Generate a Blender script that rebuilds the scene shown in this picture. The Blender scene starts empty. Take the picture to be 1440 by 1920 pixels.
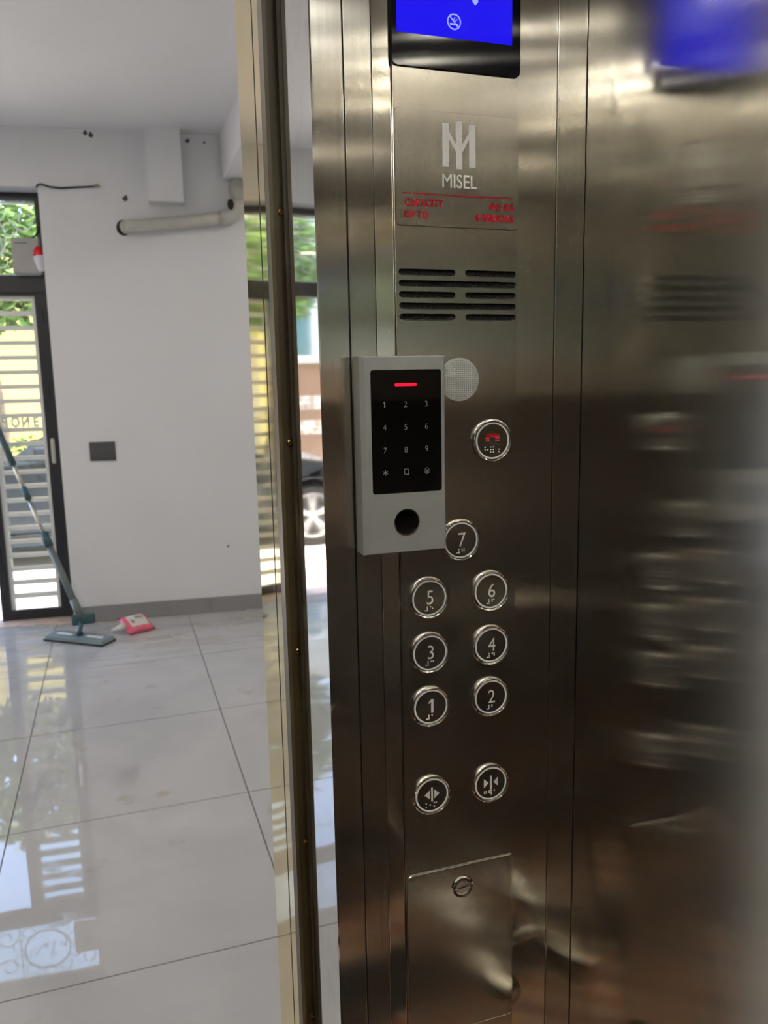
import bpy, bmesh, math, random
from mathutils import Vector, Matrix
random.seed(7)
D = bpy.data
SC = bpy.context.scene
COL = SC.collection
PI = math.pi
H = 1.467            # eye height above the landing floor

# ------------------------------------------------------------------ camera
def make_camera():
    yaw, pitch, roll = 0.32186, 0.161926, 0.020248
    cy, sy = math.cos(yaw), math.sin(yaw)
    fwd = Vector((sy*math.cos(pitch), cy*math.cos(pitch), -math.sin(pitch)))
    right = Vector((cy, -sy, 0.0))
    down = fwd.cross(right)
    c, s = math.cos(roll), math.sin(roll)
    r2 = c*right + s*down
    d2 = -s*right + c*down
    cam = D.cameras.new('camera')
    cam.sensor_width = 36.0
    cam.sensor_fit = 'AUTO'
    cam.lens = 1500.0*36.0/1920.0
    cam.clip_start = 0.02
    cam.clip_end = 200
    ob = D.objects.new('camera', cam)
    up = -d2
    m = Matrix(((r2.x, up.x, -fwd.x, 0), (r2.y, up.y, -fwd.y, 0), (r2.z, up.z, -fwd.z, H), (0, 0, 0, 1)))
    ob.matrix_world = m
    COL.objects.link(ob)
    cam.dof.use_dof = True
    cam.dof.focus_distance = 0.83
    cam.dof.aperture_fstop = 11.0
    SC.camera = ob
make_camera()

# ------------------------------------------------------------------ world, sun, exposure
def make_world():
    w = D.worlds.new('sky')
    SC.world = w
    w.use_nodes = True
    nt = w.node_tree
    bg = nt.nodes['Background']
    sky = nt.nodes.new('ShaderNodeTexSky')
    sky.sky_type = 'NISHITA'
    sky.sun_disc = False
    sky.sun_elevation = math.radians(62)
    sky.sun_rotation = math.radians(100)
    sky.air_density = 1.0
    sky.dust_density = 3.0
    sky.ozone_density = 1.0
    nt.links.new(sky.outputs[0], bg.inputs[0])
    bg.inputs[1].default_value = 1.25
    s = D.lights.new('sun', 'SUN')
    s.energy = 10.0
    s.angle = math.radians(0.6)
    s.color = (1.0, 0.95, 0.86)
    so = D.objects.new('sun', s)
    so.rotation_euler = Vector((0.42, -0.10, 0.9)).to_track_quat('Z', 'Y').to_euler()
    COL.objects.link(so)
make_world()
SC.view_settings.view_transform = 'Standard'
SC.view_settings.look = 'None'
SC.view_settings.exposure = 0.62
SC.view_settings.gamma = 1.0
SC.view_settings.use_curve_mapping = False
SC.cycles.max_bounces = 14
SC.cycles.glossy_bounces = 9
SC.cycles.diffuse_bounces = 6
SC.cycles.transparent_max_bounces = 12
SC.cycles.sample_clamp_indirect = 20.0
SC.cycles.caustics_reflective = True
SC.cycles.blur_glossy = 0.0
SC.cycles.use_denoising = True
SC.cycles.use_adaptive_sampling = False
SC.cycles.denoiser = 'OPENIMAGEDENOISE'
SC.cycles.denoising_prefilter = 'ACCURATE'

# ------------------------------------------------------------------ materials
MATS = {}
def base_mat(name):
    m = D.materials.new(name)
    m.use_nodes = True
    MATS[name] = m
    nt = m.node_tree
    return m, nt, nt.nodes['Principled BSDF']

def simple(name, col, rough=0.5, metal=0.0, noise=0.06, scale=8.0, spec=None, bump=0.0, bscale=60.0, coat=0.0):
    """a plain procedural surface: colour broken up by a little noise, optional fine relief"""
    m, nt, p = base_mat(name)
    tc = nt.nodes.new('ShaderNodeTexCoord')
    nz = nt.nodes.new('ShaderNodeTexNoise')
    nz.inputs['Scale'].default_value = scale
    nz.inputs['Detail'].default_value = 4
    nt.links.new(tc.outputs['Object'], nz.inputs['Vector'])
    rp = nt.nodes.new('ShaderNodeValToRGB')
    lo = tuple(max(0, c*(1-noise)) for c in col)
    hi = tuple(min(1, c*(1+noise)) for c in col)
    rp.color_ramp.elements[0].position = 0.3
    rp.color_ramp.elements[1].position = 0.7
    rp.color_ramp.elements[0].color = lo + (1,)
    rp.color_ramp.elements[1].color = hi + (1,)
    nt.links.new(nz.outputs[0], rp.inputs[0])
    nt.links.new(rp.outputs[0], p.inputs['Base Color'])
    p.inputs['Roughness'].default_value = rough
    p.inputs['Metallic'].default_value = metal
    if spec is not None:
        p.inputs['Specular IOR Level'].default_value = spec
    if coat:
        p.inputs['Coat Weight'].default_value = coat
        p.inputs['Coat Roughness'].default_value = 0.05
    if bump:
        n2 = nt.nodes.new('ShaderNodeTexNoise')
        n2.inputs['Scale'].default_value = bscale
        nt.links.new(tc.outputs['Object'], n2.inputs['Vector'])
        b = nt.nodes.new('ShaderNodeBump')
        b.inputs['Strength'].default_value = bump
        b.inputs['Distance'].default_value = 0.01
        nt.links.new(n2.outputs[0], b.inputs['Height'])
        nt.links.new(b.outputs[0], p.inputs['Normal'])
    return m

def emitter(name, col, strength, noise=0.03):
    m, nt, p = base_mat(name)
    p.inputs['Base Color'].default_value = tuple(c*0.1 for c in col) + (1,)
    p.inputs['Emission Color'].default_value = tuple(col) + (1,)
    p.inputs['Emission Strength'].default_value = strength
    p.inputs['Roughness'].default_value = 0.4
    p.inputs['Specular IOR Level'].default_value = 0.1
    return m

def brushed(name, col, rough=0.30, aniso=0.62, wave=0.0, streak=0.05, smudge=0.05, grime=0.0):
    """brushed stainless steel, grain running vertically: reflections smear sideways"""
    m = D.materials.new(name)
    m.use_nodes = True
    MATS[name] = m
    nt = m.node_tree
    N = nt.nodes
    Lk = nt.links.new
    N.remove(N['Principled BSDF'])
    out = N['Material Output']
    g = N.new('ShaderNodeBsdfAnisotropic')
    g.inputs['Roughness'].default_value = rough
    g.inputs['Anisotropy'].default_value = aniso
    geo = N.new('ShaderNodeNewGeometry')
    cr = N.new('ShaderNodeVectorMath')
    cr.operation = 'CROSS_PRODUCT'
    cr.inputs[1].default_value = (0, 0, 1)
    Lk(geo.outputs['Normal'], cr.inputs[0])
    Lk(cr.outputs[0], g.inputs['Tangent'])
    g.inputs['Rotation'].default_value = 0.25
    # vertical grain: noise stretched along Z
    mp = N.new('ShaderNodeMapping')
    mp.inputs['Scale'].default_value = (420, 420, 5)
    Lk(geo.outputs['Position'], mp.inputs[0])
    n1 = N.new('ShaderNodeTexNoise')
    n1.inputs['Scale'].default_value = 1.0
    n1.inputs['Detail'].default_value = 3
    Lk(mp.outputs[0], n1.inputs['Vector'])
    # smudges
    n2 = N.new('ShaderNodeTexNoise')
    n2.inputs['Scale'].default_value = 9.0
    n2.inputs['Detail'].default_value = 6
    Lk(geo.outputs['Position'], n2.inputs['Vector'])
    r1 = N.new('ShaderNodeMapRange')
    r1.inputs[1].default_value = 0.25; r1.inputs[2].default_value = 0.75
    r1.inputs[3].default_value = 1-streak; r1.inputs[4].default_value = 1+streak
    Lk(n1.outputs[0], r1.inputs[0])
    r2 = N.new('ShaderNodeMapRange')
    r2.inputs[1].default_value = 0.3; r2.inputs[2].default_value = 0.7
    r2.inputs[3].default_value = 1-smudge; r2.inputs[4].default_value = 1+smudge
    Lk(n2.outputs[0], r2.inputs[0])
    mu = N.new('ShaderNodeMath'); mu.operation = 'MULTIPLY'
    Lk(r1.outputs[0], mu.inputs[0]); Lk(r2.outputs[0], mu.inputs[1])
    sc = N.new('ShaderNodeVectorMath'); sc.operation = 'SCALE'
    sc.inputs[0].default_value = col
    Lk(mu.outputs[0], sc.inputs['Scale'])
    Lk(sc.outputs[0], g.inputs['Color'])
    if wave:
        n3 = N.new('ShaderNodeTexNoise')
        n3.inputs['Scale'].default_value = 3.2
        n3.inputs['Detail'].default_value = 1
        Lk(geo.outputs['Position'], n3.inputs['Vector'])
        b = N.new('ShaderNodeBump')
        b.inputs['Strength'].default_value = wave
        b.inputs['Distance'].default_value = 0.02
        Lk(n3.outputs[0], b.inputs['Height'])
        Lk(b.outputs[0], g.inputs['Normal'])
    sh = g.outputs[0]
    if grime:
        # a dry film of dust and hand marks
        df = N.new('ShaderNodeBsdfDiffuse')
        df.inputs[0].default_value = (0.55, 0.53, 0.5, 1)
        n4 = N.new('ShaderNodeTexNoise')
        n4.inputs['Scale'].default_value = 26.0
        n4.inputs['Detail'].default_value = 8
        n4.inputs['Distortion'].default_value = 0.8
        Lk(geo.outputs['Position'], n4.inputs['Vector'])
        r4 = N.new('ShaderNodeMapRange')
        r4.inputs[1].default_value = 0.52; r4.inputs[2].default_value = 0.8
        r4.inputs[3].default_value = 0.015; r4.inputs[4].default_value = grime
        Lk(n4.outputs[0], r4.inputs[0])
        mx = N.new('ShaderNodeMixShader')
        Lk(r4.outputs[0], mx.inputs[0])
        Lk(sh, mx.inputs[1]); Lk(df.outputs[0], mx.inputs[2])
        sh = mx.outputs[0]
    Lk(sh, out.inputs[0])
    return m

def glass_mat(name, tint=(0.93, 0.97, 0.96), refl=0.10):
    m = D.materials.new(name)
    m.use_nodes = True
    MATS[name] = m
    nt = m.node_tree
    N = nt.nodes
    N.remove(N['Principled BSDF'])
    t = N.new('ShaderNodeBsdfTransparent'); t.inputs[0].default_value = tint + (1,)
    g = N.new('ShaderNodeBsdfGlossy'); g.inputs['Roughness'].default_value = 0.02
    fr = N.new('ShaderNodeFresnel'); fr.inputs[0].default_value = 1.45
    mx = N.new('ShaderNodeMixShader')
    nt.links.new(fr.outputs[0], mx.inputs[0])
    nt.links.new(t.outputs[0], mx.inputs[1]); nt.links.new(g.outputs[0], mx.inputs[2])
    nt.links.new(mx.outputs[0], N['Material Output'].inputs[0])
    return m

def tile_mat(name):
    """polished porcelain: grey-white, soft marbling, ochre mud stains"""
    m, nt, p = base_mat(name)
    N = nt.nodes; Lk = nt.links.new
    geo = N.new('ShaderNodeNewGeometry')
    n1 = N.new('ShaderNodeTexNoise'); n1.inputs['Scale'].default_value = 1.6; n1.inputs['Detail'].default_value = 6; n1.inputs['Distortion'].default_value = 1.2
    Lk(geo.outputs['Position'], n1.inputs['Vector'])
    r1 = N.new('ShaderNodeValToRGB')
    r1.color_ramp.elements[0].position = 0.3; r1.color_ramp.elements[0].color = (0.40, 0.405, 0.415, 1)
    r1.color_ramp.elements[1].position = 0.7; r1.color_ramp.elements[1].color = (0.49, 0.49, 0.495, 1)
    Lk(n1.outputs[0], r1.inputs[0])
    # mud: blotches
    n2 = N.new('ShaderNodeTexNoise'); n2.inputs['Scale'].default_value = 5.5; n2.inputs['Detail'].default_value = 5
    Lk(geo.outputs['Position'], n2.inputs['Vector'])
    r2 = N.new('ShaderNodeValToRGB')
    r2.color_ramp.elements[0].position = 0.63; r2.color_ramp.elements[0].color = (0, 0, 0, 1)
    r2.color_ramp.elements[1].position = 0.71; r2.color_ramp.elements[1].color = (0.6, 0.6, 0.6, 1)
    Lk(n2.outputs[0], r2.inputs[0])
    # smeared mop marks beside the street door
    mp = N.new('ShaderNodeMapping'); mp.inputs['Scale'].default_value = (1.2, 6.0, 1); mp.inputs['Rotation'].default_value = (0, 0, 0.25)
    Lk(geo.outputs['Position'], mp.inputs[0])
    n3 = N.new('ShaderNodeTexNoise'); n3.inputs['Scale'].default_value = 1.6; n3.inputs['Detail'].default_value = 6; n3.inputs['Distortion'].default_value = 1.5
    Lk(mp.outputs[0], n3.inputs['Vector'])
    r3 = N.new('ShaderNodeValToRGB')
    r3.color_ramp.elements[0].position = 0.48; r3.color_ramp.elements[0].color = (0, 0, 0, 1)
    r3.color_ramp.elements[1].position = 0.68; r3.color_ramp.elements[1].color = (0.8, 0.8, 0.8, 1)
    Lk(n3.outputs[0], r3.inputs[0])
    sx = N.new('ShaderNodeSeparateXYZ'); Lk(geo.outputs['Position'], sx.inputs[0])
    ry = N.new('ShaderNodeMapRange'); ry.inputs[1].default_value = 4.0; ry.inputs[2].default_value = 4.7; ry.clamp = True
    Lk(sx.outputs['Y'], ry.inputs[0])
    m3 = N.new('ShaderNodeMath'); m3.operation = 'MULTIPLY'; Lk(r3.outputs[0], m3.inputs[0]); Lk(ry.outputs[0], m3.inputs[1])
    ad = N.new('ShaderNodeMath'); ad.operation = 'MAXIMUM'; Lk(r2.outputs[0], ad.inputs[0]); Lk(m3.outputs[0], ad.inputs[1])
    mx = N.new('ShaderNodeMix'); mx.data_type = 'RGBA'
    Lk(ad.outputs[0], mx.inputs[0]); Lk(r1.outputs[0], mx.inputs[6])
    mx.inputs[7].default_value = (0.36, 0.32, 0.25, 1)
    Lk(mx.outputs[2], p.inputs['Base Color'])
    rr = N.new('ShaderNodeMapRange'); rr.inputs[3].default_value = 0.025; rr.inputs[4].default_value = 0.40
    Lk(ad.outputs[0], rr.inputs[0]); Lk(rr.outputs[0], p.inputs['Roughness'])
    p.inputs['Specular IOR Level'].default_value = 0.6
    b = N.new('ShaderNodeBump'); b.inputs['Strength'].default_value = 0.02; b.inputs['Distance'].default_value = 0.002
    n5 = N.new('ShaderNodeTexNoise'); n5.inputs['Scale'].default_value = 14; Lk(geo.outputs['Position'], n5.inputs['Vector'])
    Lk(n5.outputs[0], b.inputs['Height']); Lk(b.outputs[0], p.inputs['Normal'])
    return m

def film(name, col):
    m = D.materials.new(name); m.use_nodes = True; MATS[name] = m
    nt = m.node_tree; N = nt.nodes
    N.remove(N['Principled BSDF'])
    t = N.new('ShaderNodeBsdfTranslucent'); t.inputs[0].default_value = col + (1,)
    d = N.new('ShaderNodeBsdfDiffuse'); d.inputs[0].default_value = col + (1,)
    mx = N.new('ShaderNodeMixShader'); mx.inputs[0].default_value = 0.4
    nt.links.new(t.outputs[0], mx.inputs[1]); nt.links.new(d.outputs[0], mx.inputs[2])
    nt.links.new(mx.outputs[0], N['Material Output'].inputs[0])
    return m

STEEL = (0.60, 0.58, 0.53)
M = {}
M['steel_cop'] = brushed('brushed_steel_panel', (0.62, 0.595, 0.545), 0.18, 0.56, streak=0.06, smudge=0.05, grime=0.05)
M['steel_wall'] = brushed('brushed_steel_wall', STEEL, 0.13, 0.72, wave=0.015, streak=0.05, smudge=0.06, grime=0.03)
M['steel_front'] = brushed('brushed_steel_front', (0.63, 0.61, 0.56), 0.14, 0.68, wave=0.015, streak=0.08, smudge=0.05, grime=0.05)
M['bronze'] = brushed('added_dark_bronze', (0.15, 0.115, 0.09), 0.2, 0.5, wave=0.04, grime=0.03)  # invented dark tint, dims what the front steel reflects
M['mirror'] = brushed('mirror_steel', (0.80, 0.775, 0.72), 0.07, 0.0, wave=0.03, streak=0.0, smudge=0.02, grime=0.03)
M['mirror_jamb'] = brushed('polished_jamb_steel', (0.80, 0.785, 0.76), 0.045, 0.0, wave=0.02, streak=0.02, smudge=0.02, grime=0.10)
M['gold'] = brushed('champagne_mirror_steel', (0.93, 0.81, 0.57), 0.06, 0.0, wave=0.10, streak=0.0, smudge=0.02, grime=0.02)
M['chrome'] = simple('chrome', (0.86, 0.86, 0.85), 0.07, 1.0, 0.02)
M['rail'] = simple('polished_rail_steel', (0.80, 0.77, 0.70), 0.09, 1.0, 0.03)
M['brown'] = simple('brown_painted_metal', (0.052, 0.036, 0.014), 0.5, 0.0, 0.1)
M['brown_pale'] = simple('brown_edge_metal', (0.085, 0.062, 0.028), 0.45, 0.0, 0.1)  # paler brown for the edge strip of the post
M['brass'] = simple('brass_screw', (0.45, 0.27, 0.10), 0.3, 1.0, 0.05)
M['dark_gap'] = simple('dark_gap', (0.012, 0.010, 0.009), 0.7)
M['black_glass'] = simple('black_glass', (0.003, 0.003, 0.006), 0.04, 0.0, 0.0, spec=0.22)
M['key_glass'] = simple('keypad_glass', (0.002, 0.002, 0.002), 0.03, 0.0, 0.0, spec=0.22)
M['zinc'] = simple('satin_zinc', (0.40, 0.42, 0.415), 0.38, 0.35, 0.04, 30, bump=0.03, bscale=900)
M['lcd'] = emitter('blue_lcd', (0.006, 0.0, 0.95), 0.56)
M['lcd_icon'] = emitter('lcd_icon', (0.30, 0.36, 1.0), 0.72)
M['led'] = emitter('red_led', (1.0, 0.006, 0.03), 1.2)
M['halo'] = simple('white_halo', (0.80, 0.80, 0.82), 0.35)
M['numeral'] = simple('numeral_white', (0.70, 0.695, 0.68), 0.5)
M['pale_print'] = simple('pale_print', (0.74, 0.75, 0.75), 0.7, 0.0, 0.04, 300)
M['key_glow'] = emitter('key_glow', (0.30, 0.31, 0.27), 0.24)  # keypad marks given a faint glow of their own
M['red_print'] = simple('red_print', (0.40, 0.004, 0.02), 0.8, spec=0.1, noise=0.0)
M['red_fill'] = simple('red_fill', (0.40, 0.006, 0.012), 0.35)
M['lens'] = simple('ribbed_lens', (0.66, 0.68, 0.66), 0.12, 0.35, 0.05, 200)
M['speaker'] = simple('speaker_mesh', (0.016, 0.014, 0.016), 0.55, 0.4, 0.6, 900, bump=1.0, bscale=700)
M['lock_dark'] = simple('lock_dark', (0.05, 0.05, 0.045), 0.3, 0.8)
M['wall'] = simple('white_wall_paint', (0.71, 0.715, 0.725), 0.75, 0, 0.015, 2, bump=0.05, bscale=40)
M['ceil'] = simple('ceiling_paint', (0.72, 0.72, 0.725), 0.8, 0, 0.02, 2)
M['skirt'] = simple('grey_skirting_tile', (0.27, 0.27, 0.275), 0.3, 0, 0.06, 6)
M['tile'] = tile_mat('porcelain_tile')
M['grout'] = simple('grout', (0.20, 0.19, 0.165), 0.8)
M['frame'] = simple('black_aluminium', (0.018, 0.018, 0.021), 0.35, 0.0, 0.1)
M['white_paint'] = simple('white_enamel', (0.80, 0.81, 0.79), 0.35, 0, 0.03)
M['glass'] = glass_mat('door_glass')
M['pvc'] = simple('grey_pvc', (0.50, 0.495, 0.44), 0.5, 0, 0.08, 14)
M['switch'] = simple('grey_switch_plate', (0.075, 0.075, 0.078), 0.4)
M['cable'] = simple('black_cable', (0.02, 0.02, 0.018), 0.5)
M['box'] = simple('grey_box', (0.40, 0.39, 0.37), 0.5)
M['siren_red'] = simple('siren_red', (0.70, 0.006, 0.02), 0.25)
M['siren_white'] = simple('siren_white', (0.66, 0.66, 0.74), 0.35)
M['marble'] = simple('pink_marble', (0.62, 0.50, 0.44), 0.25, 0, 0.12, 12)
M['teal'] = simple('mop_teal_plastic', (0.035, 0.085, 0.10), 0.4)
M['mop_grey'] = simple('mop_grey_plate', (0.17, 0.225, 0.24), 0.4)
M['mop_pole'] = simple('mop_pole', (0.13, 0.16, 0.155), 0.35)
M['silver'] = simple('mop_silver_tube', (0.55, 0.53, 0.48), 0.25, 0.8)
M['pad'] = simple('mop_black_pad', (0.012, 0.014, 0.016), 0.8)
M['pink'] = simple('pink_pouch', (0.72, 0.115, 0.19), 0.35, 0, 0.1, 30)
M['pouch_label'] = simple('pouch_label', (0.62, 0.60, 0.57), 0.45)
M['pouch_print'] = simple('pouch_print', (0.33, 0.27, 0.20), 0.5)
M['spout'] = simple('pale_spout', (0.62, 0.62, 0.63), 0.35)
M['concrete'] = simple('street_concrete', (0.62, 0.57, 0.49), 0.8, 0, 0.10, 3, bump=0.2, bscale=30)
M['yellow'] = simple('yellow_render', (0.90, 0.68, 0.22), 0.8, 0, 0.05, 1.5)
M['pinkwall'] = simple('brown_render', (0.22, 0.135, 0.085), 0.8, 0, 0.08, 1.5)
M['trimwall'] = simple('pale_render', (0.40, 0.40, 0.36), 0.8, 0, 0.05, 2)
M['windowblue'] = simple('dark_window', (0.06, 0.13, 0.14), 0.15, 0, 0.1)
M['film'] = film('white_letter_film', (0.88, 0.87, 0.80))
M['sign'] = simple('sign_white', (0.70, 0.66, 0.58), 0.6)
M['paint_car'] = simple('grey_car_paint', (0.050, 0.056, 0.066), 0.25, 0.3, 0.05, coat=0.6)
M['car_glass'] = simple('car_window', (0.02, 0.025, 0.03), 0.05, 0.0, 0.0, spec=0.8)
M['tyre'] = simple('tyre', (0.02, 0.02, 0.02), 0.7)
M['alloy'] = simple('alloy_wheel', (0.62, 0.61, 0.60), 0.3, 0.8)
M['lamp_glass'] = simple('headlamp', (0.75, 0.77, 0.78), 0.08, 0.4)
M['leaf'] = simple('leaf_green', (0.10, 0.17, 0.025), 0.5, 0, 0.5, 3)
M['leaf_pale'] = simple('leaf_pale', (0.19, 0.24, 0.055), 0.5, 0, 0.4, 3)
M['bark'] = simple('bark', (0.16, 0.11, 0.07), 0.85, 0, 0.3, 20)
M['terra'] = simple('terracotta_tile', (0.30, 0.085, 0.045), 0.3, 0, 0.1, 20)
M['ochre'] = simple('ochre_tile', (0.52, 0.24, 0.10), 0.3, 0, 0.1, 20)
M['cream'] = simple('cream_tile', (0.60, 0.56, 0.47), 0.3, 0, 0.08, 20)
M['blacktile'] = simple('black_tile', (0.016, 0.017, 0.018), 0.18, 0, 0.2, 10)
M['car_roof'] = simple('grey_lift_ceiling', (0.60, 0.59, 0.56), 0.4)
M['led_strip'] = emitter('lift_led_strip', (1.0, 0.96, 0.86), 250.0)
M['downlight'] = emitter('downlight', (1.0, 0.90, 0.78), 85.0)
M['shaft'] = simple('shaft_concrete', (0.10, 0.095, 0.09), 0.85)

# ------------------------------------------------------------------ mesh helpers
def link(name, me, mat, parent=None, smooth=False):
    o = D.objects.new(name, me)
    COL.objects.link(o)
    if mat is not None:
        me.materials.clear()
        me.materials.append(M[mat] if isinstance(mat, str) else mat)
    if smooth:
        for p in me.polygons:
            p.use_smooth = True
    if parent is not None:
        o.parent = parent
        o.matrix_parent_inverse = parent.matrix_world.inverted()
    return o

def from_bm(name, bm, mat, parent=None, smooth=False):
    bmesh.ops.recalc_face_normals(bm, faces=bm.faces[:])
    me = D.meshes.new(name)
    bm.to_mesh(me); bm.free()
    return link(name, me, mat, parent, smooth)

def tag(o, label, cat, group=None):
    o['label'] = label; o['category'] = cat
    if group: o['group'] = group
    return o

def struct(o):
    o['kind'] = 'structure'
    return o

def empty(name, loc=(0, 0, 0), rz=0.0):
    o = D.objects.new(name, None)
    o.location = loc; o.rotation_euler = (0, 0, rz)
    o.empty_display_size = 0.05
    COL.objects.link(o)
    bpy.context.view_layer.update()
    return o

def add_box(bm, a, b, bevel=0.0):
    x0, y0, z0 = a; x1, y1, z1 = b
    vs = [bm.verts.new(v) for v in ((x0, y0, z0), (x1, y0, z0), (x1, y1, z0), (x0, y1, z0), (x0, y0, z1), (x1, y0, z1), (x1, y1, z1), (x0, y1, z1))]
    fs = [bm.faces.new([vs[i] for i in f]) for f in ((0, 3, 2, 1), (4, 5, 6, 7), (0, 1, 5, 4), (1, 2, 6, 5), (2, 3, 7, 6), (3, 0, 4, 7))]
    if bevel:
        es = set(e for f in fs for e in f.edges)
        bmesh.ops.bevel(bm, geom=list(es), offset=bevel, segments=2, affect='EDGES', profile=0.6)
    return vs

def box(name, a, b, mat, parent=None, bevel=0.0):
    bm = bmesh.new()
    add_box(bm, a, b, bevel)
    return from_bm(name, bm, mat, parent)

def prism(name, pts, y0, y1, mat, parent=None, bevel=0.0):
    """polygon in (x,z), extruded along y"""
    bm = bmesh.new()
    f = bm.faces.new([bm.verts.new((x, y0, z)) for x, z in pts])
    r = bmesh.ops.extrude_face_region(bm, geom=[f])
    for v in r['geom']:
        if isinstance(v, bmesh.types.BMVert): v.co.y = y1
    if bevel:
        bmesh.ops.bevel(bm, geom=bm.edges[:], offset=bevel, segments=2, affect='EDGES')
    return from_bm(name, bm, mat, parent)

def rrect(x0, z0, x1, z1, r, n=6):
    out = []
    for cx, cz, a0 in ((x1-r, z1-r, 0), (x0+r, z1-r, PI/2), (x0+r, z0+r, PI), (x1-r, z0+r, 1.5*PI)):
        for k in range(n+1):
            a = a0 + PI/2*k/n
            p = (cx+r*math.cos(a), cz+r*math.sin(a))
            if not out or math.hypot(p[0]-out[-1][0], p[1]-out[-1][1]) > r*0.02: out.append(p)
    if math.hypot(out[0][0]-out[-1][0], out[0][1]-out[-1][1]) < r*0.02: out.pop()
    return out

CS = 200.0           # outlines are filled at a larger scale, then brought back to metres
def curve_mesh(name, loops, y_front, thick, bevel=0.0):
    """closed loops in (x,z) with holes, filled and extruded; front face at y_front facing -Y"""
    cu = D.curves.new(name, 'CURVE')
    cu.dimensions = '2D'; cu.fill_mode = 'BOTH'
    for lp in loops:
        s = cu.splines.new('POLY')
        s.points.add(len(lp)-1)
        for p, (x, z) in zip(s.points, lp): p.co = (x*CS, z*CS, 0, 1)
        s.use_cyclic_u = True
    cu.extrude = thick/2*CS
    ob = D.objects.new(name, cu)
    COL.objects.link(ob)
    bpy.context.view_layer.update()
    me = D.meshes.new_from_object(ob.evaluated_get(bpy.context.evaluated_depsgraph_get()))
    D.objects.remove(ob); D.curves.remove(cu)
    for v in me.vertices:
        x, z, d = v.co/CS
        v.co = (x, y_front + thick/2 - d, z)
    return me

def plate(name, loops, y_front, thick, mat, parent=None):
    return link(name, curve_mesh(name, loops, y_front, thick), mat, parent)

def text_mesh(s, size, thick=0.0003, bold=0.0, align='CENTER', sx=1.0, spacing=1.0):
    cu = D.curves.new('lettering', 'FONT')
    cu.body = s; cu.size = size*CS; cu.extrude = thick*CS; cu.offset = bold*CS
    cu.align_x = align; cu.align_y = 'BOTTOM_BASELINE'
    cu.resolution_u = 4
    cu.space_character = spacing
    ob = D.objects.new('lettering', cu)
    COL.objects.link(ob)
    bpy.context.view_layer.update()
    me = D.meshes.new_from_object(ob.evaluated_get(bpy.context.evaluated_depsgraph_get()))
    D.objects.remove(ob); D.curves.remove(cu)
    for v in me.vertices:
        v.co /= CS
        v.co.x *= sx
    return me

def text(name, s, pos, size, mat, parent=None, **kw):
    """lettering standing in the XZ plane, facing -Y; pos = baseline point"""
    me = text_mesh(s, size, **kw)
    for v in me.vertices:
        x, z, d = v.co
        v.co = (pos[0]+x, pos[1]-d, pos[2]+z)
    return link(name, me, mat, parent)

def add_tube(bm, pts, rad, n=12, caps=True):
    rings = []
    pts = [Vector(p) for p in pts]
    prev = None
    for i, p in enumerate(pts):
        t = (pts[min(i+1, len(pts)-1)] - pts[max(i-1, 0)]).normalized()
        if prev is None:
            a = Vector((0, 0, 1)) if abs(t.z) < 0.9 else Vector((1, 0, 0))
            u = t.cross(a).normalized()
        else:
            u = (prev - t*prev.dot(t)).normalized()
        prev = u
        w = t.cross(u)
        r = rad[i] if isinstance(rad, (list, tuple)) else rad
        rings.append([bm.verts.new(p + r*(math.cos(2*PI*k/n)*u + math.sin(2*PI*k/n)*w)) for k in range(n)])
    for a, b in zip(rings, rings[1:]):
        for k in range(n):
            bm.faces.new((a[k], a[(k+1) % n], b[(k+1) % n], b[k]))
    if caps:
        bm.faces.new(rings[0][::-1]); bm.faces.new(rings[-1])

def tube(name, pts, rad, mat, parent=None, n=12):
    bm = bmesh.new()
    add_tube(bm, pts, rad, n)
    return from_bm(name, bm, mat, parent, smooth=True)

def lathe(name, prof, cx, cz, mat, parent=None, n=40, smooth=True):
    """profile of (r, y) turned about an axis along Y through (cx, cz)"""
    bm = bmesh.new()
    rings = []
    for r, y in prof:
        if r < 1e-6:
            rings.append([bm.verts.new((cx, y, cz))])
        else:
            rings.append([bm.verts.new((cx+r*math.cos(2*PI*k/n), y, cz+r*math.sin(2*PI*k/n))) for k in range(n)])
    for a, b in zip(rings, rings[1:]):
        for k in range(n):
            k2 = (k+1) % n
            if len(a) == 1 and len(b) == 1: continue
            if len(a) == 1: bm.faces.new((a[0], b[k], b[k2]))
            elif len(b) == 1: bm.faces.new((a[k], a[k2], b[0]))
            else: bm.faces.new((a[k], a[k2], b[k2], b[k]))
    o = from_bm(name, bm, mat, parent, smooth=False)
    if smooth:
        for p in o.data.polygons: p.use_smooth = True
        o.data.set_sharp_from_angle(angle=math.radians(35))
    return o

# the street-side wall of the hall stands a few degrees askew to the lift
ANG = math.radians(5.6)
OX, OY = -0.323, 5.25
def W(u, off, z):
    """hall back-wall frame: u along the wall, off = distance behind its face (outwards), z height"""
    return Vector((OX + u*math.cos(ANG) + off*math.sin(ANG), OY - u*math.sin(ANG) + off*math.cos(ANG), z))

def wbox_into(bm, u0, u1, o0, o1, z0, z1):
    vs = [bm.verts.new(W(*c)) for c in ((u0, o0, z0), (u1, o0, z0), (u1, o1, z0), (u0, o1, z0), (u0, o0, z1), (u1, o0, z1), (u1, o1, z1), (u0, o1, z1))]
    for f in ((0, 3, 2, 1), (4, 5, 6, 7), (0, 1, 5, 4), (1, 2, 6, 5), (2, 3, 7, 6), (3, 0, 4, 7)):
        bm.faces.new([vs[i] for i in f])

def wbox(name, u0, u1, o0, o1, z0, z1, mat, parent=None, bevel=0.0):
    bm = bmesh.new()
    wbox_into(bm, u0, u1, o0, o1, z0, z1)
    if bevel: bmesh.ops.bevel(bm, geom=bm.edges[:], offset=bevel, segments=2, affect='EDGES')
    return from_bm(name, bm, mat, parent)

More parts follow.
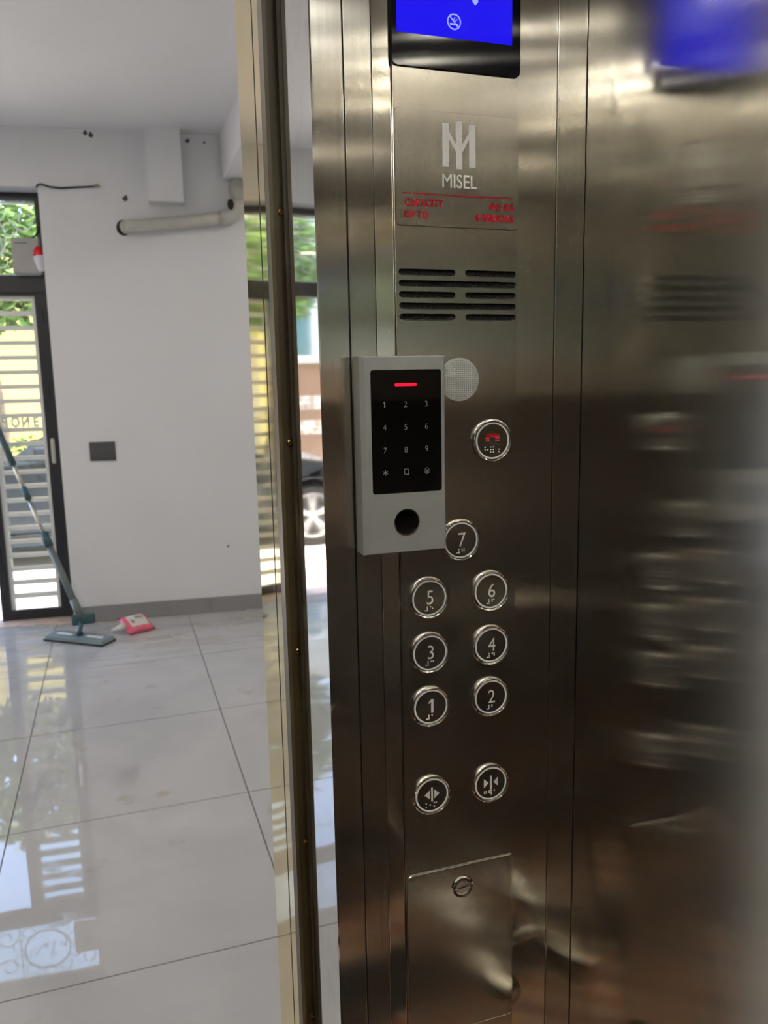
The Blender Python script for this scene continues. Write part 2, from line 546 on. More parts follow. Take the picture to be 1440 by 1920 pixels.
# ================================================================== THE HALL (setting)
U_L, U_R = -3.6, 2.4
CEIL = 2.945
def hall():
    fl = struct(box('floor', (-4.4, 1.06, -0.12), (2.8, 4.95, -0.005), 'grout'))
    bm = bmesh.new()
    # grout bed also under the skewed strip by the street wall
    vs = [(-4.4, 4.95), (2.8, 4.95), tuple(W(3.1, 0.2, 0))[:2], tuple(W(-4.1, 0.2, 0))[:2]]
    f = bm.faces.new([bm.verts.new((x, y, -0.005)) for x, y in vs])
    r = bmesh.ops.extrude_face_region(bm, geom=[f])
    for v in r['geom']:
        if isinstance(v, bmesh.types.BMVert): v.co.z = -0.12
    from_bm('grout_bed', bm, 'grout', fl)
    # porcelain tiles, 0.8 m, each one a piece
    g = 0.0022
    def clip(poly):
        # keep the side in front of the outer wall face
        out = []
        nx, ny = math.sin(ANG), math.cos(ANG)
        def dist(p): return (p[0]-OX)*nx + (p[1]-OY)*ny - 0.10
        for i in range(len(poly)):
            a, b = poly[i], poly[(i+1) % len(poly)]
            da, db = dist(a), dist(b)
            if da <= 0: out.append(a)
            if (da < 0) != (db < 0):
                t = da/(da-db); out.append((a[0]+t*(b[0]-a[0]), a[1]+t*(b[1]-a[1])))
        return out
    for i in range(-6, 3):
        for j in range(-2, 5):
            x0 = 0.370 + 0.8*i; y0 = 1.937 + 0.801*j
            x1, y1 = x0+0.8, y0+0.801
            y0 = max(y0, 1.062)
            if y1 <= y0 or x1 > 2.8 or x0 < -4.45: continue
            poly = clip([(x0+g, y0+g), (x1-g, y0+g), (x1-g, y1-g), (x0+g, y1-g)])
            if len(poly) < 3: continue
            bm = bmesh.new()
            f = bm.faces.new([bm.verts.new((x, y, -0.008)) for x, y in poly])
            r = bmesh.ops.extrude_face_region(bm, geom=[f])
            top = [v for v in r['geom'] if isinstance(v, bmesh.types.BMVert)]
            dz = random.uniform(-0.0004, 0.0004)
            for v in top: v.co.z = dz
            from_bm('tile', bm, 'tile', fl)
    c = struct(box('ceiling', (-4.6, 0.96, CEIL), (3.0, 6.0, CEIL+0.15), 'ceil'))
    # street wall with its wide opening
    bm = bmesh.new()
    wbox_into(bm, 0.0, 3.2, 0, 0.21, -0.1, CEIL)
    wbox_into(bm, U_L+0.6, 0.0, 0, 0.21, 2.616, CEIL)
    wbox_into(bm, -4.4, U_L+0.6, 0, 0.21, -0.1, CEIL)
    wb = struct(from_bm('wall_back', bm, 'wall'))
    for u, z, r in ((0.484, 2.568, 0.016), (0.976, 0.431, 0.007), (0.285, 2.925, 0.012), (0.315, 2.915, 0.014), (0.862, 2.905, 0.013), (0.96, 2.90, 0.008), (1.055, 2.50, 0.012)):
        bm = bmesh.new()
        k0 = random.random()*6
        bm.faces.new([bm.verts.new(W(u + r*(1+0.25*math.sin(3*a+k0))*math.cos(a), -0.0008, z + r*(1+0.25*math.cos(2*a+k0))*math.sin(a))) for a in [2*PI*k/12 for k in range(12)]])
        from_bm('wall_mark', bm, 'switch', wb)  # flat dark discs for holes and stains on the wall
    struct(box('wall_left', (-4.4, 0.96, -0.1), (-4.2, 6.0, CEIL), 'wall'))
    struct(box('wall_right', (2.6, 0.96, -0.1), (2.8, 5.3, CEIL), 'wall'))
    # near wall, with the lift doorway
    bm = bmesh.new()
    add_box(bm, (0.20, 0.965, -0.1), (2.7, 1.065, CEIL))
    add_box(bm, (-4.3, 0.965, -0.1), (-0.53, 1.065, CEIL))
    add_box(bm, (-0.53, 0.965, 2.12), (0.20, 1.065, CEIL))
    struct(from_bm('wall_landing', bm, 'wall'))
    # ceiling beam and boxed-in duct
    struct(box('trim_1', (0.722, 1.06, 2.686), (1.10, 5.12, CEIL+0.01), 'wall'))
    struct(wbox('trim_2', 0.618, 0.822, -0.11, 0.01, 2.535, CEIL+0.005, 'wall', bevel=0.004))
    # skirting tiles
    sk = struct(wbox('baseboard_back', 0.02, 2.5, -0.004, 0.004, 0.0, 0.095, 'grout'))
    for a, b in ((0.02, 0.84), (0.844, 1.64), (1.644, 2.5)):
        wbox('skirting_tile', a, b, -0.014, -0.002, 0.001, 0.10, 'skirt', sk, 0.0015)
hall()

# ------------------------------------------------------------------ street front: frame, leaves, ornament
def shopfront():
    o0, o1 = 0.150, 0.200
    fr = struct(wbox('window_1', U_L+0.6, -0.0, o0, o1, 2.574, 2.616, 'frame'))
    wbox('transom_bar', U_L+0.6, -0.0, o0-0.01, o1+0.01, 2.04, 2.138, 'frame', fr)
    wbox('frame_post', -0.050, 0.0, o0-0.005, o1+0.01, 0.0, 2.574, 'frame', fr)
    wbox('frame_post', U_L+0.6, U_L+0.65, o0-0.005, o1+0.01, 0.0, 2.574, 'frame', fr)
    wbox('frame_post', -1.55, -1.51, o0-0.005, o1+0.01, 2.138, 2.574, 'frame', fr)
    wbox('transom_pane', -1.51, -0.050, 0.172, 0.176, 2.138, 2.574, 'glass', fr)
    wbox('transom_pane', U_L+0.65, -1.55, 0.172, 0.176, 2.138, 2.574, 'glass', fr)
    wbox('threshold', U_L+0.6, 0.0, 0.02, 0.205, -0.05, 0.004, 'marble', fr)
    # leaf with white bars
    def leaf(n, uR, wide, hinges=True):
        uL = uR - wide
        d = struct(wbox('door_%d' % n, uL, uR, 0.158, 0.192, 0.006, 0.066, 'frame'))
        wbox('stile', uR-0.045, uR, 0.158, 0.192, 0.066, 2.0405, 'frame', d)
        wbox('stile', uL, uL+0.024, 0.158, 0.192, 0.066, 2.0405, 'frame', d)
        wbox('rail', uL+0.024, uR-0.045, 0.158, 0.192, 2.022, 2.0405, 'frame', d)
        a, b = uL+0.024, uR-0.045
        wbox('grille_stile', b-0.024, b, 0.185, 0.225, 0.066, 2.022, 'white_paint', d)
        wbox('grille_stile', a, a+0.024, 0.185, 0.225, 0.066, 2.022, 'white_paint', d)
        bm = bmesh.new()
        wbox_into(bm, a+0.022, b-0.022, 0.186, 0.232, -0.013, 0.013)
        bmesh.ops.bevel(bm, geom=bm.edges[:], offset=0.003, segments=1, affect='EDGES')
        me = D.meshes.new('grille_bar'); bmesh.ops.recalc_face_normals(bm, faces=bm.faces[:]); bm.to_mesh(me); bm.free()
        me.materials.append(M['white_paint'])
        z = 2.010
        while z > 0.07:
            o = D.objects.new('grille_bar', me); COL.objects.link(o); o.parent = d; o.location = (0, 0, z)
            z -= 0.0885
        wbox('door_pane', a, b, 0.236, 0.240, 0.066, 2.022, 'glass', d)
        if hinges:
            for zz in (1.89, 1.45, 0.5):
                wbox('hinge', uR-0.042, uR-0.002, 0.148, 0.160, zz-0.045, zz+0.045, 'frame', d, 0.003)
            wbox('pull_handle', uR-0.020, uR+0.004, 0.120, 0.150, 1.00, 1.16, 'silver', d, 0.006)
        return d
    d1 = leaf(1, -0.052, 0.372)
    leaf(2, -2.25, 0.68)
    wbox('meeting_stile', -0.452, -0.426, 0.150, 0.20, 0.006, 2.036, 'frame', fr)
    # white lettering on the pane, read from the street (seen reversed from inside)
    for k, (ch, u) in enumerate((('P', -0.345), ('O', -0.285), ('N', -0.225), ('E', -0.165))):
        me = text_mesh(ch, 0.085, 0.001, 0.004)
        for v in me.vertices:
            x, z, dd = v.co
            if ch != 'E': x = -x
            v.co = W(u + x*0.75, 0.2345 - dd, 1.232 + z)
        link('letter', me, 'film', d1)
    # scrolled transom grille with a round medallion
    orn = empty('transom_grille', W(-0.7, 0.20, 2.36))
    tag(orn, 'white scrolled iron grille with round lettered medallion above the street doors', 'grille')
    oc = 0.205
    def rod(name, pts, r=0.0042, n=6):
        return tube(name, [W(u, oc, z) for u, z in pts], r, 'white_paint', orn, n)
    for z in (2.146, 2.566):
        rod('rail', [(U_L+0.66, z), (-0.055, z)], 0.008)
    for cu_ in (-0.386, -1.30, -2.2):
        R = 0.147
        rod('medallion_ring', [(cu_+R*math.cos(a), 2.366+R*0.98*math.sin(a)) for a in [2*PI*k/40 for k in range(41)]], 0.006)
        ks = R/275.0
        def cv(p): return (cu_ + (p[0]-605)*ks, 2.366 + (p[1]-915)*ks*1.2)
        for st in ([(385, 985), (400, 985), (402, 900), (375, 930)], [(450, 890), (465, 980), (520, 890), (540, 870)],
                   [(560, 885), (610, 862), (595, 835), (563, 862), (575, 905), (625, 880)],
                   [(690, 830), (650, 860), (680, 880), (705, 840), (640, 980), (660, 1020), (690, 1010), (680, 950)],
                   [(800, 850), (765, 855), (755, 895), (790, 890), (815, 850), (812, 900)], [(825, 760), (835, 860), (820, 930)]):
            rod('script_stroke', [cv(p) for p in st], 0.0034)
    # scallops between the medallions
    us = [-0.10, -0.165]
    k = 0
    u = U_L + 0.75
    while u < -0.06:
        if all(abs(u-cu_) > 0.19 for cu_ in (-0.386, -1.30, -2.2)):
            for zc, sg in ((2.245, 1), (2.47, -1)):
                pts = []
                for q in range(26):
                    a = q/25*2.2*PI
                    rr = 0.072*(1-0.26*a/PI*1.2)
                    pts.append((u + sg*rr*math.cos(a), zc + sg*rr*math.sin(a)))
                rod('scroll', pts)
            rod('upright', [(u+0.085, 2.15), (u+0.085, 2.56)], 0.004)
        u += 0.17
    for cu_ in (-0.386, -1.30, -2.2):
        for q in range(10):
            a = 2*PI*q/10 + 0.3
            cx, cz = cu_ + 0.185*math.cos(a), 2.366 + 0.172*math.sin(a)
            cz = min(max(cz, 2.19), 2.53)
            rod('scallop', [(cx+0.042*math.cos(b), cz+0.038*math.sin(b)) for b in [2*PI*t/12 for t in range(13)]], 0.0036)
shopfront()

# ------------------------------------------------------------------ things on and by the street wall
def wall_things():
    # drain pipe
    p = empty('drain_pipe', W(0.8, -0.05, 2.40))
    tag(p, 'grey plastic drain pipe running sloped along the white wall under the duct', 'pipe')
    tube('pipe_run', [W(0.478, -0.05, 2.400), W(0.62, -0.05, 2.412), W(0.85, -0.05, 2.436), W(1.05, -0.05, 2.462)], 0.037, 'pvc', p, 20)
    tube('elbow', [W(1.03, -0.05, 2.459), W(1.075, -0.05, 2.466), W(1.115, -0.05, 2.485), W(1.135, -0.05, 2.52), W(1.138, -0.05, 2.56)], 0.043, 'pvc', p, 20)
    tube('riser', [W(1.138, -0.05, 2.55), W(1.138, -0.05, 2.70)], 0.037, 'pvc', p, 20)
    tube('socket', [W(1.138, -0.05, 2.60), W(1.138, -0.05, 2.645)], 0.045, 'pvc', p, 20)
    tube('wall_socket', [W(0.480, 0.01, 2.400), W(0.480, -0.05, 2.400)], 0.037, 'pvc', p, 20)
    bm = bmesh.new()
    bm.faces.new([bm.verts.new(W(0.462 + 0.042*math.cos(a), -0.001, 2.400+0.046*math.sin(a))) for a in [2*PI*k/20 for k in range(20)]])
    from_bm('wall_hole', bm, 'dark_gap', p)
    bm = bmesh.new()
    bm.faces.new([bm.verts.new(W(1.092 + 0.020*math.cos(a), -0.0975, 2.53+0.032*math.sin(a))) for a in [2*PI*k/14 for k in range(14)]])
    from_bm('hole_patch', bm, 'dark_gap', p)
    # switch plate
    s = empty('switch_plate', W(0.247, 0, 1.076))
    tag(s, 'dark grey double switch plate on the bare white wall', 'switch')
    wbox('cover', 0.172, 0.323, -0.010, 0.0, 1.018, 1.134, 'switch', s, 0.003)
    wbox('rocker', 0.184, 0.2465, -0.0125, -0.009, 1.030, 1.122, 'switch', s, 0.001)
    wbox('rocker', 0.2485, 0.311, -0.0125, -0.009, 1.030, 1.122, 'switch', s, 0.001)
    # loose cable
    c = empty('loose_cable', W(0.17, -0.01, 2.62))
    tag(c, 'thin black loose cable sagging along the wall above the street door', 'cable')
    tube('wire', [W(0.315, -0.008, 2.628), W(0.27, -0.008, 2.624), W(0.20, -0.008, 2.619), W(0.13, -0.008, 2.612), W(0.07, -0.008, 2.617), W(0.02, -0.01, 2.632), W(0.004, -0.012, 2.626), W(-0.004, -0.010, 2.612)], 0.0055, 'cable', c, 8)
    c2 = empty('siren_cable', W(-0.05, 0.138, 2.33))
    tag(c2, 'thin black wire hanging beside the transom glass down to the grey box', 'cable')
    tube('wire', [W(-0.012, 0.125, 2.57), W(-0.020, 0.13, 2.53), W(-0.022, 0.135, 2.48), W(-0.030, 0.138, 2.42), W(-0.055, 0.138, 2.37), W(-0.085, 0.135, 2.347)], 0.0055, 'cable', c2, 8)
    tube('clip', [W(-0.012, 0.120, 2.572), W(-0.012, 0.130, 2.560)], 0.007, 'cable', c2, 8)
    tube('bare_end', [W(0.312, -0.008, 2.628), W(0.33, -0.010, 2.634), W(0.345, -0.012, 2.628)], [0.0085, 0.0105, 0.006], 'pouch_print', c, 8)
    # control box and siren
    b = empty('control_box', W(-0.107, 0.13, 2.14))
    tag(b, 'plain grey metal box standing on the black transom bar', 'box')
    wbox('case', -0.185, -0.028, 0.075, 0.138, 2.142, 2.345, 'box', b, 0.003)
    wbox('lid', -0.178, -0.035, 0.070, 0.076, 2.150, 2.337, 'box', b, 0.002)
    wbox('label_strip', -0.165, -0.095, 0.0685, 0.0702, 2.312, 2.317, 'switch', b)
    a = empty('alarm_siren', W(-0.035, 0.02, 2.16))
    tag(a, 'small red and white alarm siren at the edge of the door reveal', 'siren')
    bm = bmesh.new()
    def dome(u, o, z, rx, rz):
        rings = []
        for i in range(7):
            t = PI/2*i/6
            rings.append([bm.verts.new(W(u + rx*math.cos(t)*math.cos(q), o + rx*math.cos(t)*math.sin(q), z + rz*math.sin(t))) for q in [2*PI*k/16 for k in range(16)]])
        for r0, r1 in zip(rings, rings[1:]):
            for k in range(16): bm.faces.new((r0[k], r0[(k+1) % 16], r1[(k+1) % 16], r1[k]))
    dome(-0.030, 0.03, 2.235, 0.030, 0.058)
    from_bm('red_lens', bm, 'siren_red', a, True)
    tube('white_base', [W(-0.030, 0.03, 2.236), W(-0.028, 0.03, 2.222), W(-0.020, 0.03, 2.165), W(-0.015, 0.03, 2.150)], [0.032, 0.033, 0.022, 0.016], 'siren_white', a, 16)
wall_things()

# ------------------------------------------------------------------ mop and pouch
def mop():
    m = empty('flat_mop', (-0.29, 4.87, 0))
    tag(m, 'teal flat mop leaning against the street door beside the pink pouch', 'mop')
    c = Vector((-0.280, 4.86, 0)); a = Vector((0.315, -0.245, 0)).normalized(); b = Vector((-a.y, a.x, 0))
    def P(s, t, z): return c + a*s + b*t + Vector((0, 0, z))
    def slab(name, l, w, z0, z1, mat, tap=0.0):
        bm = bmesh.new()
        rings = []
        for z, k in ((z0, 1.0), (z1, 1.0-tap)):
            rings.append([bm.verts.new(P(x*l*k, y*w*k, z)) for x, y in rrect(-1, -1, 1, 1, 0.12, 3)])
        n = len(rings[0])
        for k in range(n): bm.faces.new((rings[0][k], rings[0][(k+1) % n], rings[1][(k+1) % n], rings[1][k]))
        bm.faces.new(rings[0][::-1]); bm.faces.new(rings[1])
        return from_bm(name, bm, mat, m)
    slab('mop_pad', 0.212, 0.066, 0.0, 0.012, 'pad')
    slab('mop_plate', 0.210, 0.064, 0.012, 0.030, 'mop_grey', 0.06)
    for s in (-0.105, 0.105):
        bm = bmesh.new()
        vs = [bm.verts.new(P(s+x, y+0.005, 0.0306)) for x, y in ((-0.055, -0.012), (0.055, -0.012), (0.055, 0.012), (-0.055, 0.012))]
        bm.faces.new(vs)
        r = bmesh.ops.extrude_face_region(bm, geom=bm.faces[:])
        for v in r['geom']:
            if isinstance(v, bmesh.types.BMVert): v.co.z += 0.002
        from_bm('clip_strip', bm, 'white_paint', m)
    n0 = P(0.0, 0.005, 0.03)
    base = Vector((-0.262, 4.92, 0.115)); top = W(-0.351, 0.10, 1.193)
    ax = (top-base).normalized()
    tube('neck', [n0, P(0.0, 0.01, 0.06), base], [0.022, 0.014, 0.016], 'teal', m, 10)
    # hinge block
    bm = bmesh.new()
    add_box(bm, (-0.066, -0.022, -0.030), (0.066, 0.022, 0.032), 0.012)
    bmesh.ops.transform(bm, matrix=Matrix.Translation(base + Vector((0.01, 0, -0.005))) @ Matrix.Rotation(math.atan2(a.y, a.x)*0.3, 4, 'Z') @ Matrix.Rotation(-0.08, 4, 'Y'), verts=bm.verts[:])
    from_bm('hinge_block', bm, 'teal', m)
    L = (top-base).length
    def seg(name, t0, t1, r, mat):
        tube(name, [base+ax*L*t0, base+ax*L*t1], r, mat, m, 14)
    seg('socket', 0.0, 0.10, 0.024, 'mop_pole')
    seg('lower_tube', 0.05, 0.40, 0.020, 'mop_pole')
    seg('collar', 0.385, 0.455, 0.026, 'teal')
    seg('middle_tube', 0.44, 0.66, 0.012, 'silver')
    seg('collar', 0.64, 0.705, 0.019, 'teal')
    seg('upper_tube', 0.69, 0.86, 0.012, 'silver')
    seg('grip', 0.83, 1.10, 0.020, 'teal')

    p = empty('refill_pouch', (0.035, 4.965, 0))
    tag(p, 'pink refill pouch with pale label lying on the floor by the skirting', 'pouch')
    def pillow(name, w, l, h, mat, zoff=0.0):
        bm = bmesh.new()
        nx, ny = 12, 8
        grid = {}
        for side in (1, -1):
            for i in range(nx+1):
                for j in range(ny+1):
                    x = -1+2*i/nx; y = -1+2*j/ny
                    e = (1-abs(x)**2.4)*(1-abs(y)**2.4)
                    pinch = 1-0.06*(1-abs(x))*abs(y)
                    z = side*h*max(0, e)**0.5
                    grid[(side, i, j)] = bm.verts.new((x*w*(1-0.05*(1-abs(y))), y*l*pinch, h + zoff + z))
        for side in (1, -1):
            for i in range(nx):
                for j in range(ny):
                    bm.faces.new([grid[(side,)+q] for q in ((i, j), (i+1, j), (i+1, j+1), (i, j+1))])
        bmesh.ops.remove_doubles(bm, verts=bm.verts[:], dist=0.0005)
        return bm
    R = Matrix.Translation((0.040, 4.955, 0)) @ Matrix.Rotation(0.42, 4, 'Z') @ Matrix.Rotation(math.radians(24), 4, 'X')
    bm = pillow('body', 0.085, 0.085, 0.026, 'pink', 0.006)
    bmesh.ops.transform(bm, matrix=R, verts=bm.verts[:])
    zmin = min(v.co.z for v in bm.verts)
    R = Matrix.Translation((0, 0, -zmin)) @ R
    bmesh.ops.translate(bm, vec=(0, 0, -zmin), verts=bm.verts[:])
    from_bm('body', bm, 'pink', p, True)
    def patch(name, x0, x1, y0, y1, mat, lift):
        bm = bmesh.new()
        g = {}
        for i in range(7):
            for j in range(7):
                x = x0+(x1-x0)*i/6; y = y0+(y1-y0)*j/6
                e = (1-abs(x)**2.4)*(1-abs(y)**2.4)
                g[(i, j)] = bm.verts.new((x*0.085, y*0.085, 0.032 + 0.026*max(0, e)**0.5 + lift))
        for i in range(6):
            for j in range(6): bm.faces.new([g[q] for q in ((i, j), (i+1, j), (i+1, j+1), (i, j+1))])
        bmesh.ops.transform(bm, matrix=R, verts=bm.verts[:])
        return from_bm(name, bm, mat, p, True)
    patch('front_label', -0.60, 0.72, -0.55, 0.70, 'pouch_label', 0.0008)
    patch('label_print', -0.05, 0.58, 0.18, 0.52, 'pouch_print', 0.0016)
    patch('label_print', -0.45, -0.22, -0.22, 0.15, 'pouch_print', 0.0016)
    tube('spout', [R @ Vector(v) for v in ((-0.080, 0.0, 0.030), (-0.105, -0.002, 0.030), (-0.135, -0.004, 0.026), (-0.155, -0.004, 0.024))], [0.026, 0.020, 0.013, 0.009], 'spout', p, 12)
mop()

# ================================================================== THE LIFT CAR (setting)
XL, XR = -0.64, 0.4763      # side walls
YF, YB = 0.753, -0.47       # front return and rear wall faces
ZC = 2.22                   # lift ceiling
XJ = 0.1894                 # edge of the doorway
def lift_car():
    wf = struct(box('wall_front', (0.1910, YF+0.004, 0.0), (XR+0.05, YF+0.030, ZC+0.1), 'dark_gap'))
    def strip(name, x0, x1, mat, y=YF):
        box(name, (x0, y, 0.0), (x1, y+0.012, ZC), mat, wf, 0.0007)
    strip('return_panel', XJ+0.0008, 0.2200, 'steel_front')
    strip('return_panel', 0.2212, 0.2474, 'steel_front')
    strip('mirror_panel', 0.2478, 0.4423, 'mirror', YF+0.0006)
    strip('return_panel', 0.4428, XR-0.0006, 'steel_front')
    # doorway head and the return panel on the far side of the doorway
    box('header_panel', (-0.51, YF, 2.10), (XJ, YF+0.03, ZC), 'steel_front', wf)
    box('return_panel', (XL, YF, 0.0), (-0.51, YF+0.03, ZC), 'steel_front', wf)
    struct(box('wall_side_right', (XR, YB-0.02, 0.0), (XR+0.03, YF, ZC+0.1), 'steel_wall'))
    struct(box('wall_side_left', (XL-0.03, YB-0.02, 0.0), (XL, YF+0.03, ZC+0.1), 'steel_wall'))
    wr = struct(box('wall_rear', (XL-0.03, YB-0.04, 0.0), (XR+0.03, YB-0.012, ZC+0.1), 'dark_gap'))
    for x0, x1, mt in ((XL, -0.33, 'steel_wall'), (-0.328, 0.166, 'steel_wall'), (0.168, XR, 'mirror')):
        box('rear_panel', (x0, YB-0.012, 1.42), (x1, YB, ZC), mt, wr, 0.0007)
        box('added_dark_panel', (x0, YB-0.012, 0.0), (x1, YB, 1.418), 'bronze', wr, 0.0007)  # unseen dark panels added to darken the lower reflections
    # luminous ceiling
    cl = struct(box('ceiling_lift', (XL-0.03, YB-0.04, ZC), (XR+0.03, YF+0.03, ZC+0.1), 'car_roof'))
    # polished jamb of the lift doorway
    jb = struct(box('trim_3', (XJ, YF, 0.0), (XJ+0.0016, 0.888, 2.10), 'mirror_jamb'))
    box('jamb_back', (XJ+0.002, YF+0.031, 0.0), (XJ+0.010, 0.886, 2.10), 'dark_gap', jb)
    jl = struct(box('trim_4', (-0.512, YF, 0.0), (-0.510, 0.888, 2.10), 'mirror_jamb'))
    struct(box('trim_5', (-0.51, YF+0.03, 2.10), (XJ, 0.888, 2.104), 'mirror_jamb'))
    # brown door post in the gap, with its screws
    bp = struct(box('trim_6', (0.1800, 0.905, -0.02), (0.60, 0.925, 2.6), 'brown'))
    box('post_edge', (0.1768, 0.902, -0.02), (0.1812, 0.925, 2.6), 'brown_pale', bp)
    for z in (1.652, 1.4, 1.151, 0.902, 0.658, 1.90, 0.41):
        x = 0.1900
        s = lathe('screw', [(0.0, 0.9020), (0.0020, 0.9018), (0.0036, 0.9028), (0.0042, 0.9050)], x, z, 'brass', bp, 16)
        box('screw_slot', (x-0.0026, 0.9012, z-0.0004), (x+0.0026, 0.9022, z+0.0004), 'dark_gap', bp)
    struct(box('trim_7', (-0.9, 0.905, -0.02), (-0.502, 0.925, 2.6), 'brown'))
    struct(box('trim_8', (-0.9, 0.905, 2.105), (0.6, 0.925, 2.6), 'brown'))
    # champagne landing jamb: door edge and frame
    GX = 0.1768
    struct(box('trim_9', (GX, 0.926, 0.0), (GX+0.02, 0.957, 2.12), 'gold'))
    struct(box('trim_10', (GX+0.0005, 0.9575, 0.0), (GX+0.02, 0.9635, 2.12), 'dark_gap'))
    struct(box('trim_11', (GX, 0.964, 0.0), (GX+0.0225, 1.070, 2.12), 'gold'))
    struct(box('trim_12', (-0.53, 0.926, 0.0), (-0.50, 1.070, 2.12), 'gold'))
    struct(box('trim_13', (-0.50, 0.926, 2.10), (GX, 1.070, 2.12), 'gold'))
    # shaft around the car, sills
    struct(box('wall_shaft', (XR+0.035, YB-0.2, -0.1), (XR+0.15, 0.96, 2.9), 'shaft'))
    struct(box('wall_shaft_left', (XL-0.15, YB-0.2, -0.1), (XL-0.035, 0.96, 2.9), 'shaft'))
    struct(box('ceiling_shaft', (XL-0.15, YB-0.2, 2.7), (XR+0.15, 1.0, 2.9), 'shaft'))
    sl = struct(box('trim_14', (-0.51, 0.905, -0.05), (GX, 1.062, 0.0), 'steel_front'))
    struct(box('trim_15', (-0.51, YF, -0.05), (XJ, 0.888, 0.0), 'steel_front'))
    # inlaid floor: squares, triangles and a dark band
    fl = struct(box('floor_lift', (XL-0.03, YB-0.04, -0.06), (XR+0.03, YF+0.03, -0.006), 'blacktile'))
    meshes = {}
    def piece(pts, mat):
        bm = bmesh.new()
        f = bm.faces.new([bm.verts.new((x, y, -0.007)) for x, y in pts])
        r = bmesh.ops.extrude_face_region(bm, geom=[f])
        for v in r['geom']:
            if isinstance(v, bmesh.types.BMVert): v.co.z = 0.0
        from_bm('tile', bm, mat, fl)
    s = 0.124; g = 0.0012
    nx = int(round((XR-XL)/s)); sx = (XR-XL)/nx
    for i in range(nx):
        x0 = XL + sx*i; x1 = x0+sx; xm = (x0+x1)/2
        y = YB
        j = 0
        while y < YF-0.01:
            if -0.285 < y+0.02 < -0.07:
                piece([(x0+g/3, y+g), (x1-g/3, y+g), (x1-g/3, -0.062-g), (x0+g/3, -0.062-g)], 'blacktile')
                y = -0.062
                continue
            y1 = min(y+s*0.76, YF); 
            if y < -0.285 < y1: y1 = -0.285
            ym = (y+y1)/2
            q = g
            col = ('terra', 'ochre')[(i+j) % 2]
            piece([(xm, y+q), (x1-q, ym), (xm, y1-q), (x0+q, ym)], col)
            for (ax_, ay_), (bx_, by_), (cx_, cy_), mt in (((x0, y), (xm, y), (x0, ym), 'cream'), ((xm, y), (x1, y), (x1, ym), 'blacktile'), ((x1, ym), (x1, y1), (xm, y1), 'cream'), ((x0, ym), (xm, y1), (x0, y1), 'blacktile')):
                mx_, my_ = (ax_+bx_+cx_)/3, (ay_+by_+cy_)/3
                k = 0.965
                piece([(mx_+(px-mx_)*k, my_+(py-my_)*k) for px, py in ((ax_, ay_), (bx_, by_), (cx_, cy_))], mt)
            y = y1; j += 1
lift_car()

def disc_lamp(o, x, y, z, r0, glow, ring):
    bm = bmesh.new()
    vs = [bm.verts.new((x+r0*math.cos(a), y+r0*math.sin(a), z-0.008)) for a in [2*PI*k/28 for k in range(28)]]
    bm.faces.new(vs[::-1])
    bm2 = bmesh.new()
    rings = []
    for r, dz in ((r0, 0.008), (r0*1.18, 0.012), (r0*1.32, 0.001)):
        rings.append([bm2.verts.new((x+r*math.cos(a), y+r*math.sin(a), z-dz)) for a in [2*PI*k/28 for k in range(28)]])
    for a, b in zip(rings, rings[1:]):
        for k in range(28): bm2.faces.new((a[k], a[(k+1) % 28], b[(k+1) % 28], b[k]))
    from_bm('diffuser', bm, glow, o)
    from_bm('trim_ring', bm2, ring, o)

def lift_lamps():
    # round lamps let into the lift ceiling
    nth = ('first', 'second', 'third')
    for near, ys in (('rear wall', (-0.40, -0.24)), ('doorway', (0.24,))):
        for q, y in enumerate(ys):
            for x, side in ((-0.40, 'outer'), (0.20, 'control panel')):
                o = empty('spot_lamp', (x, y, ZC))
                tag(o, 'round lift ceiling lamp, %s row from the %s, %s column' % (nth[q], near, side), 'lamp', 'round lamps in the lift ceiling')
                disc_lamp(o, x, y, ZC, 0.022, 'led_strip', 'chrome')
    # hall downlights
    for x, y in ((-2.6, 1.9), (-1.2, 1.9), (-2.6, 3.6), (1.7, 2.2), (1.7, 4.0), (-1.2, 3.6)):
        o = empty('downlight', (x, y, CEIL))
        tag(o, 'round warm downlight set into the white hall ceiling', 'lamp', 'round downlights in the hall ceiling')
        disc_lamp(o, x, y, CEIL, 0.085, 'downlight', 'white_paint')
lift_lamps()

def handrails():
    def rail(name, pts, posts, label):
        o = empty(name, pts[0])
        tag(o, label, 'handrail')
        tube('rail_tube', pts, 0.019, 'rail', o, 20)
        for a, b in posts:
            tube('bracket', [a, b], 0.008, 'rail', o, 12)
    z = 0.70; x = XR-0.055
    rail('handrail', [(x, 0.70, z), (x, 0.45, z), (x, 0.0, z), (x, -0.36, z)], [((x, 0.60, z), (XR, 0.60, z-0.01)), ((x, -0.25, z), (XR, -0.25, z-0.01))], 'polished steel handrail on the lift wall beside the control panel corner')
    y = YB+0.055
    rail('handrail', [(XL+0.1, y, 0.86), (0.2, y, 0.86)], [((XL+0.2, y, 0.86), (XL+0.2, YB, 0.85)), ((0.1, y, 0.86), (0.1, YB, 0.85))], 'polished steel handrail on the rear wall of the lift')
handrails()

# ================================================================== CONTROL PANEL
YP = 0.750           # face of the control panel
PX0, PX1 = 0.2670, 0.3968
def zz(d): return H + d
BR = {'1': ((0, 0),), '2': ((0, 0), (0, 1)), '3': ((0, 0), (1, 0)), '4': ((0, 0), (1, 0), (1, 1)), '5': ((0, 0), (1, 1)), '6': ((0, 0), (0, 1), (1, 0)), '7': ((0, 0), (0, 1), (1, 0), (1, 1))}
NUMSIGN = ((1, 0), (1, 1), (1, 2), (0, 2))

def one(x, z, h):
    w = h*0.085
    return [(x-w, z), (x+w, z), (x+w, z+h), (x-w*0.6, z+h), (x-h*0.27, z+h*0.80), (x-h*0.27, z+h*0.68), (x-w, z+h*0.80)]

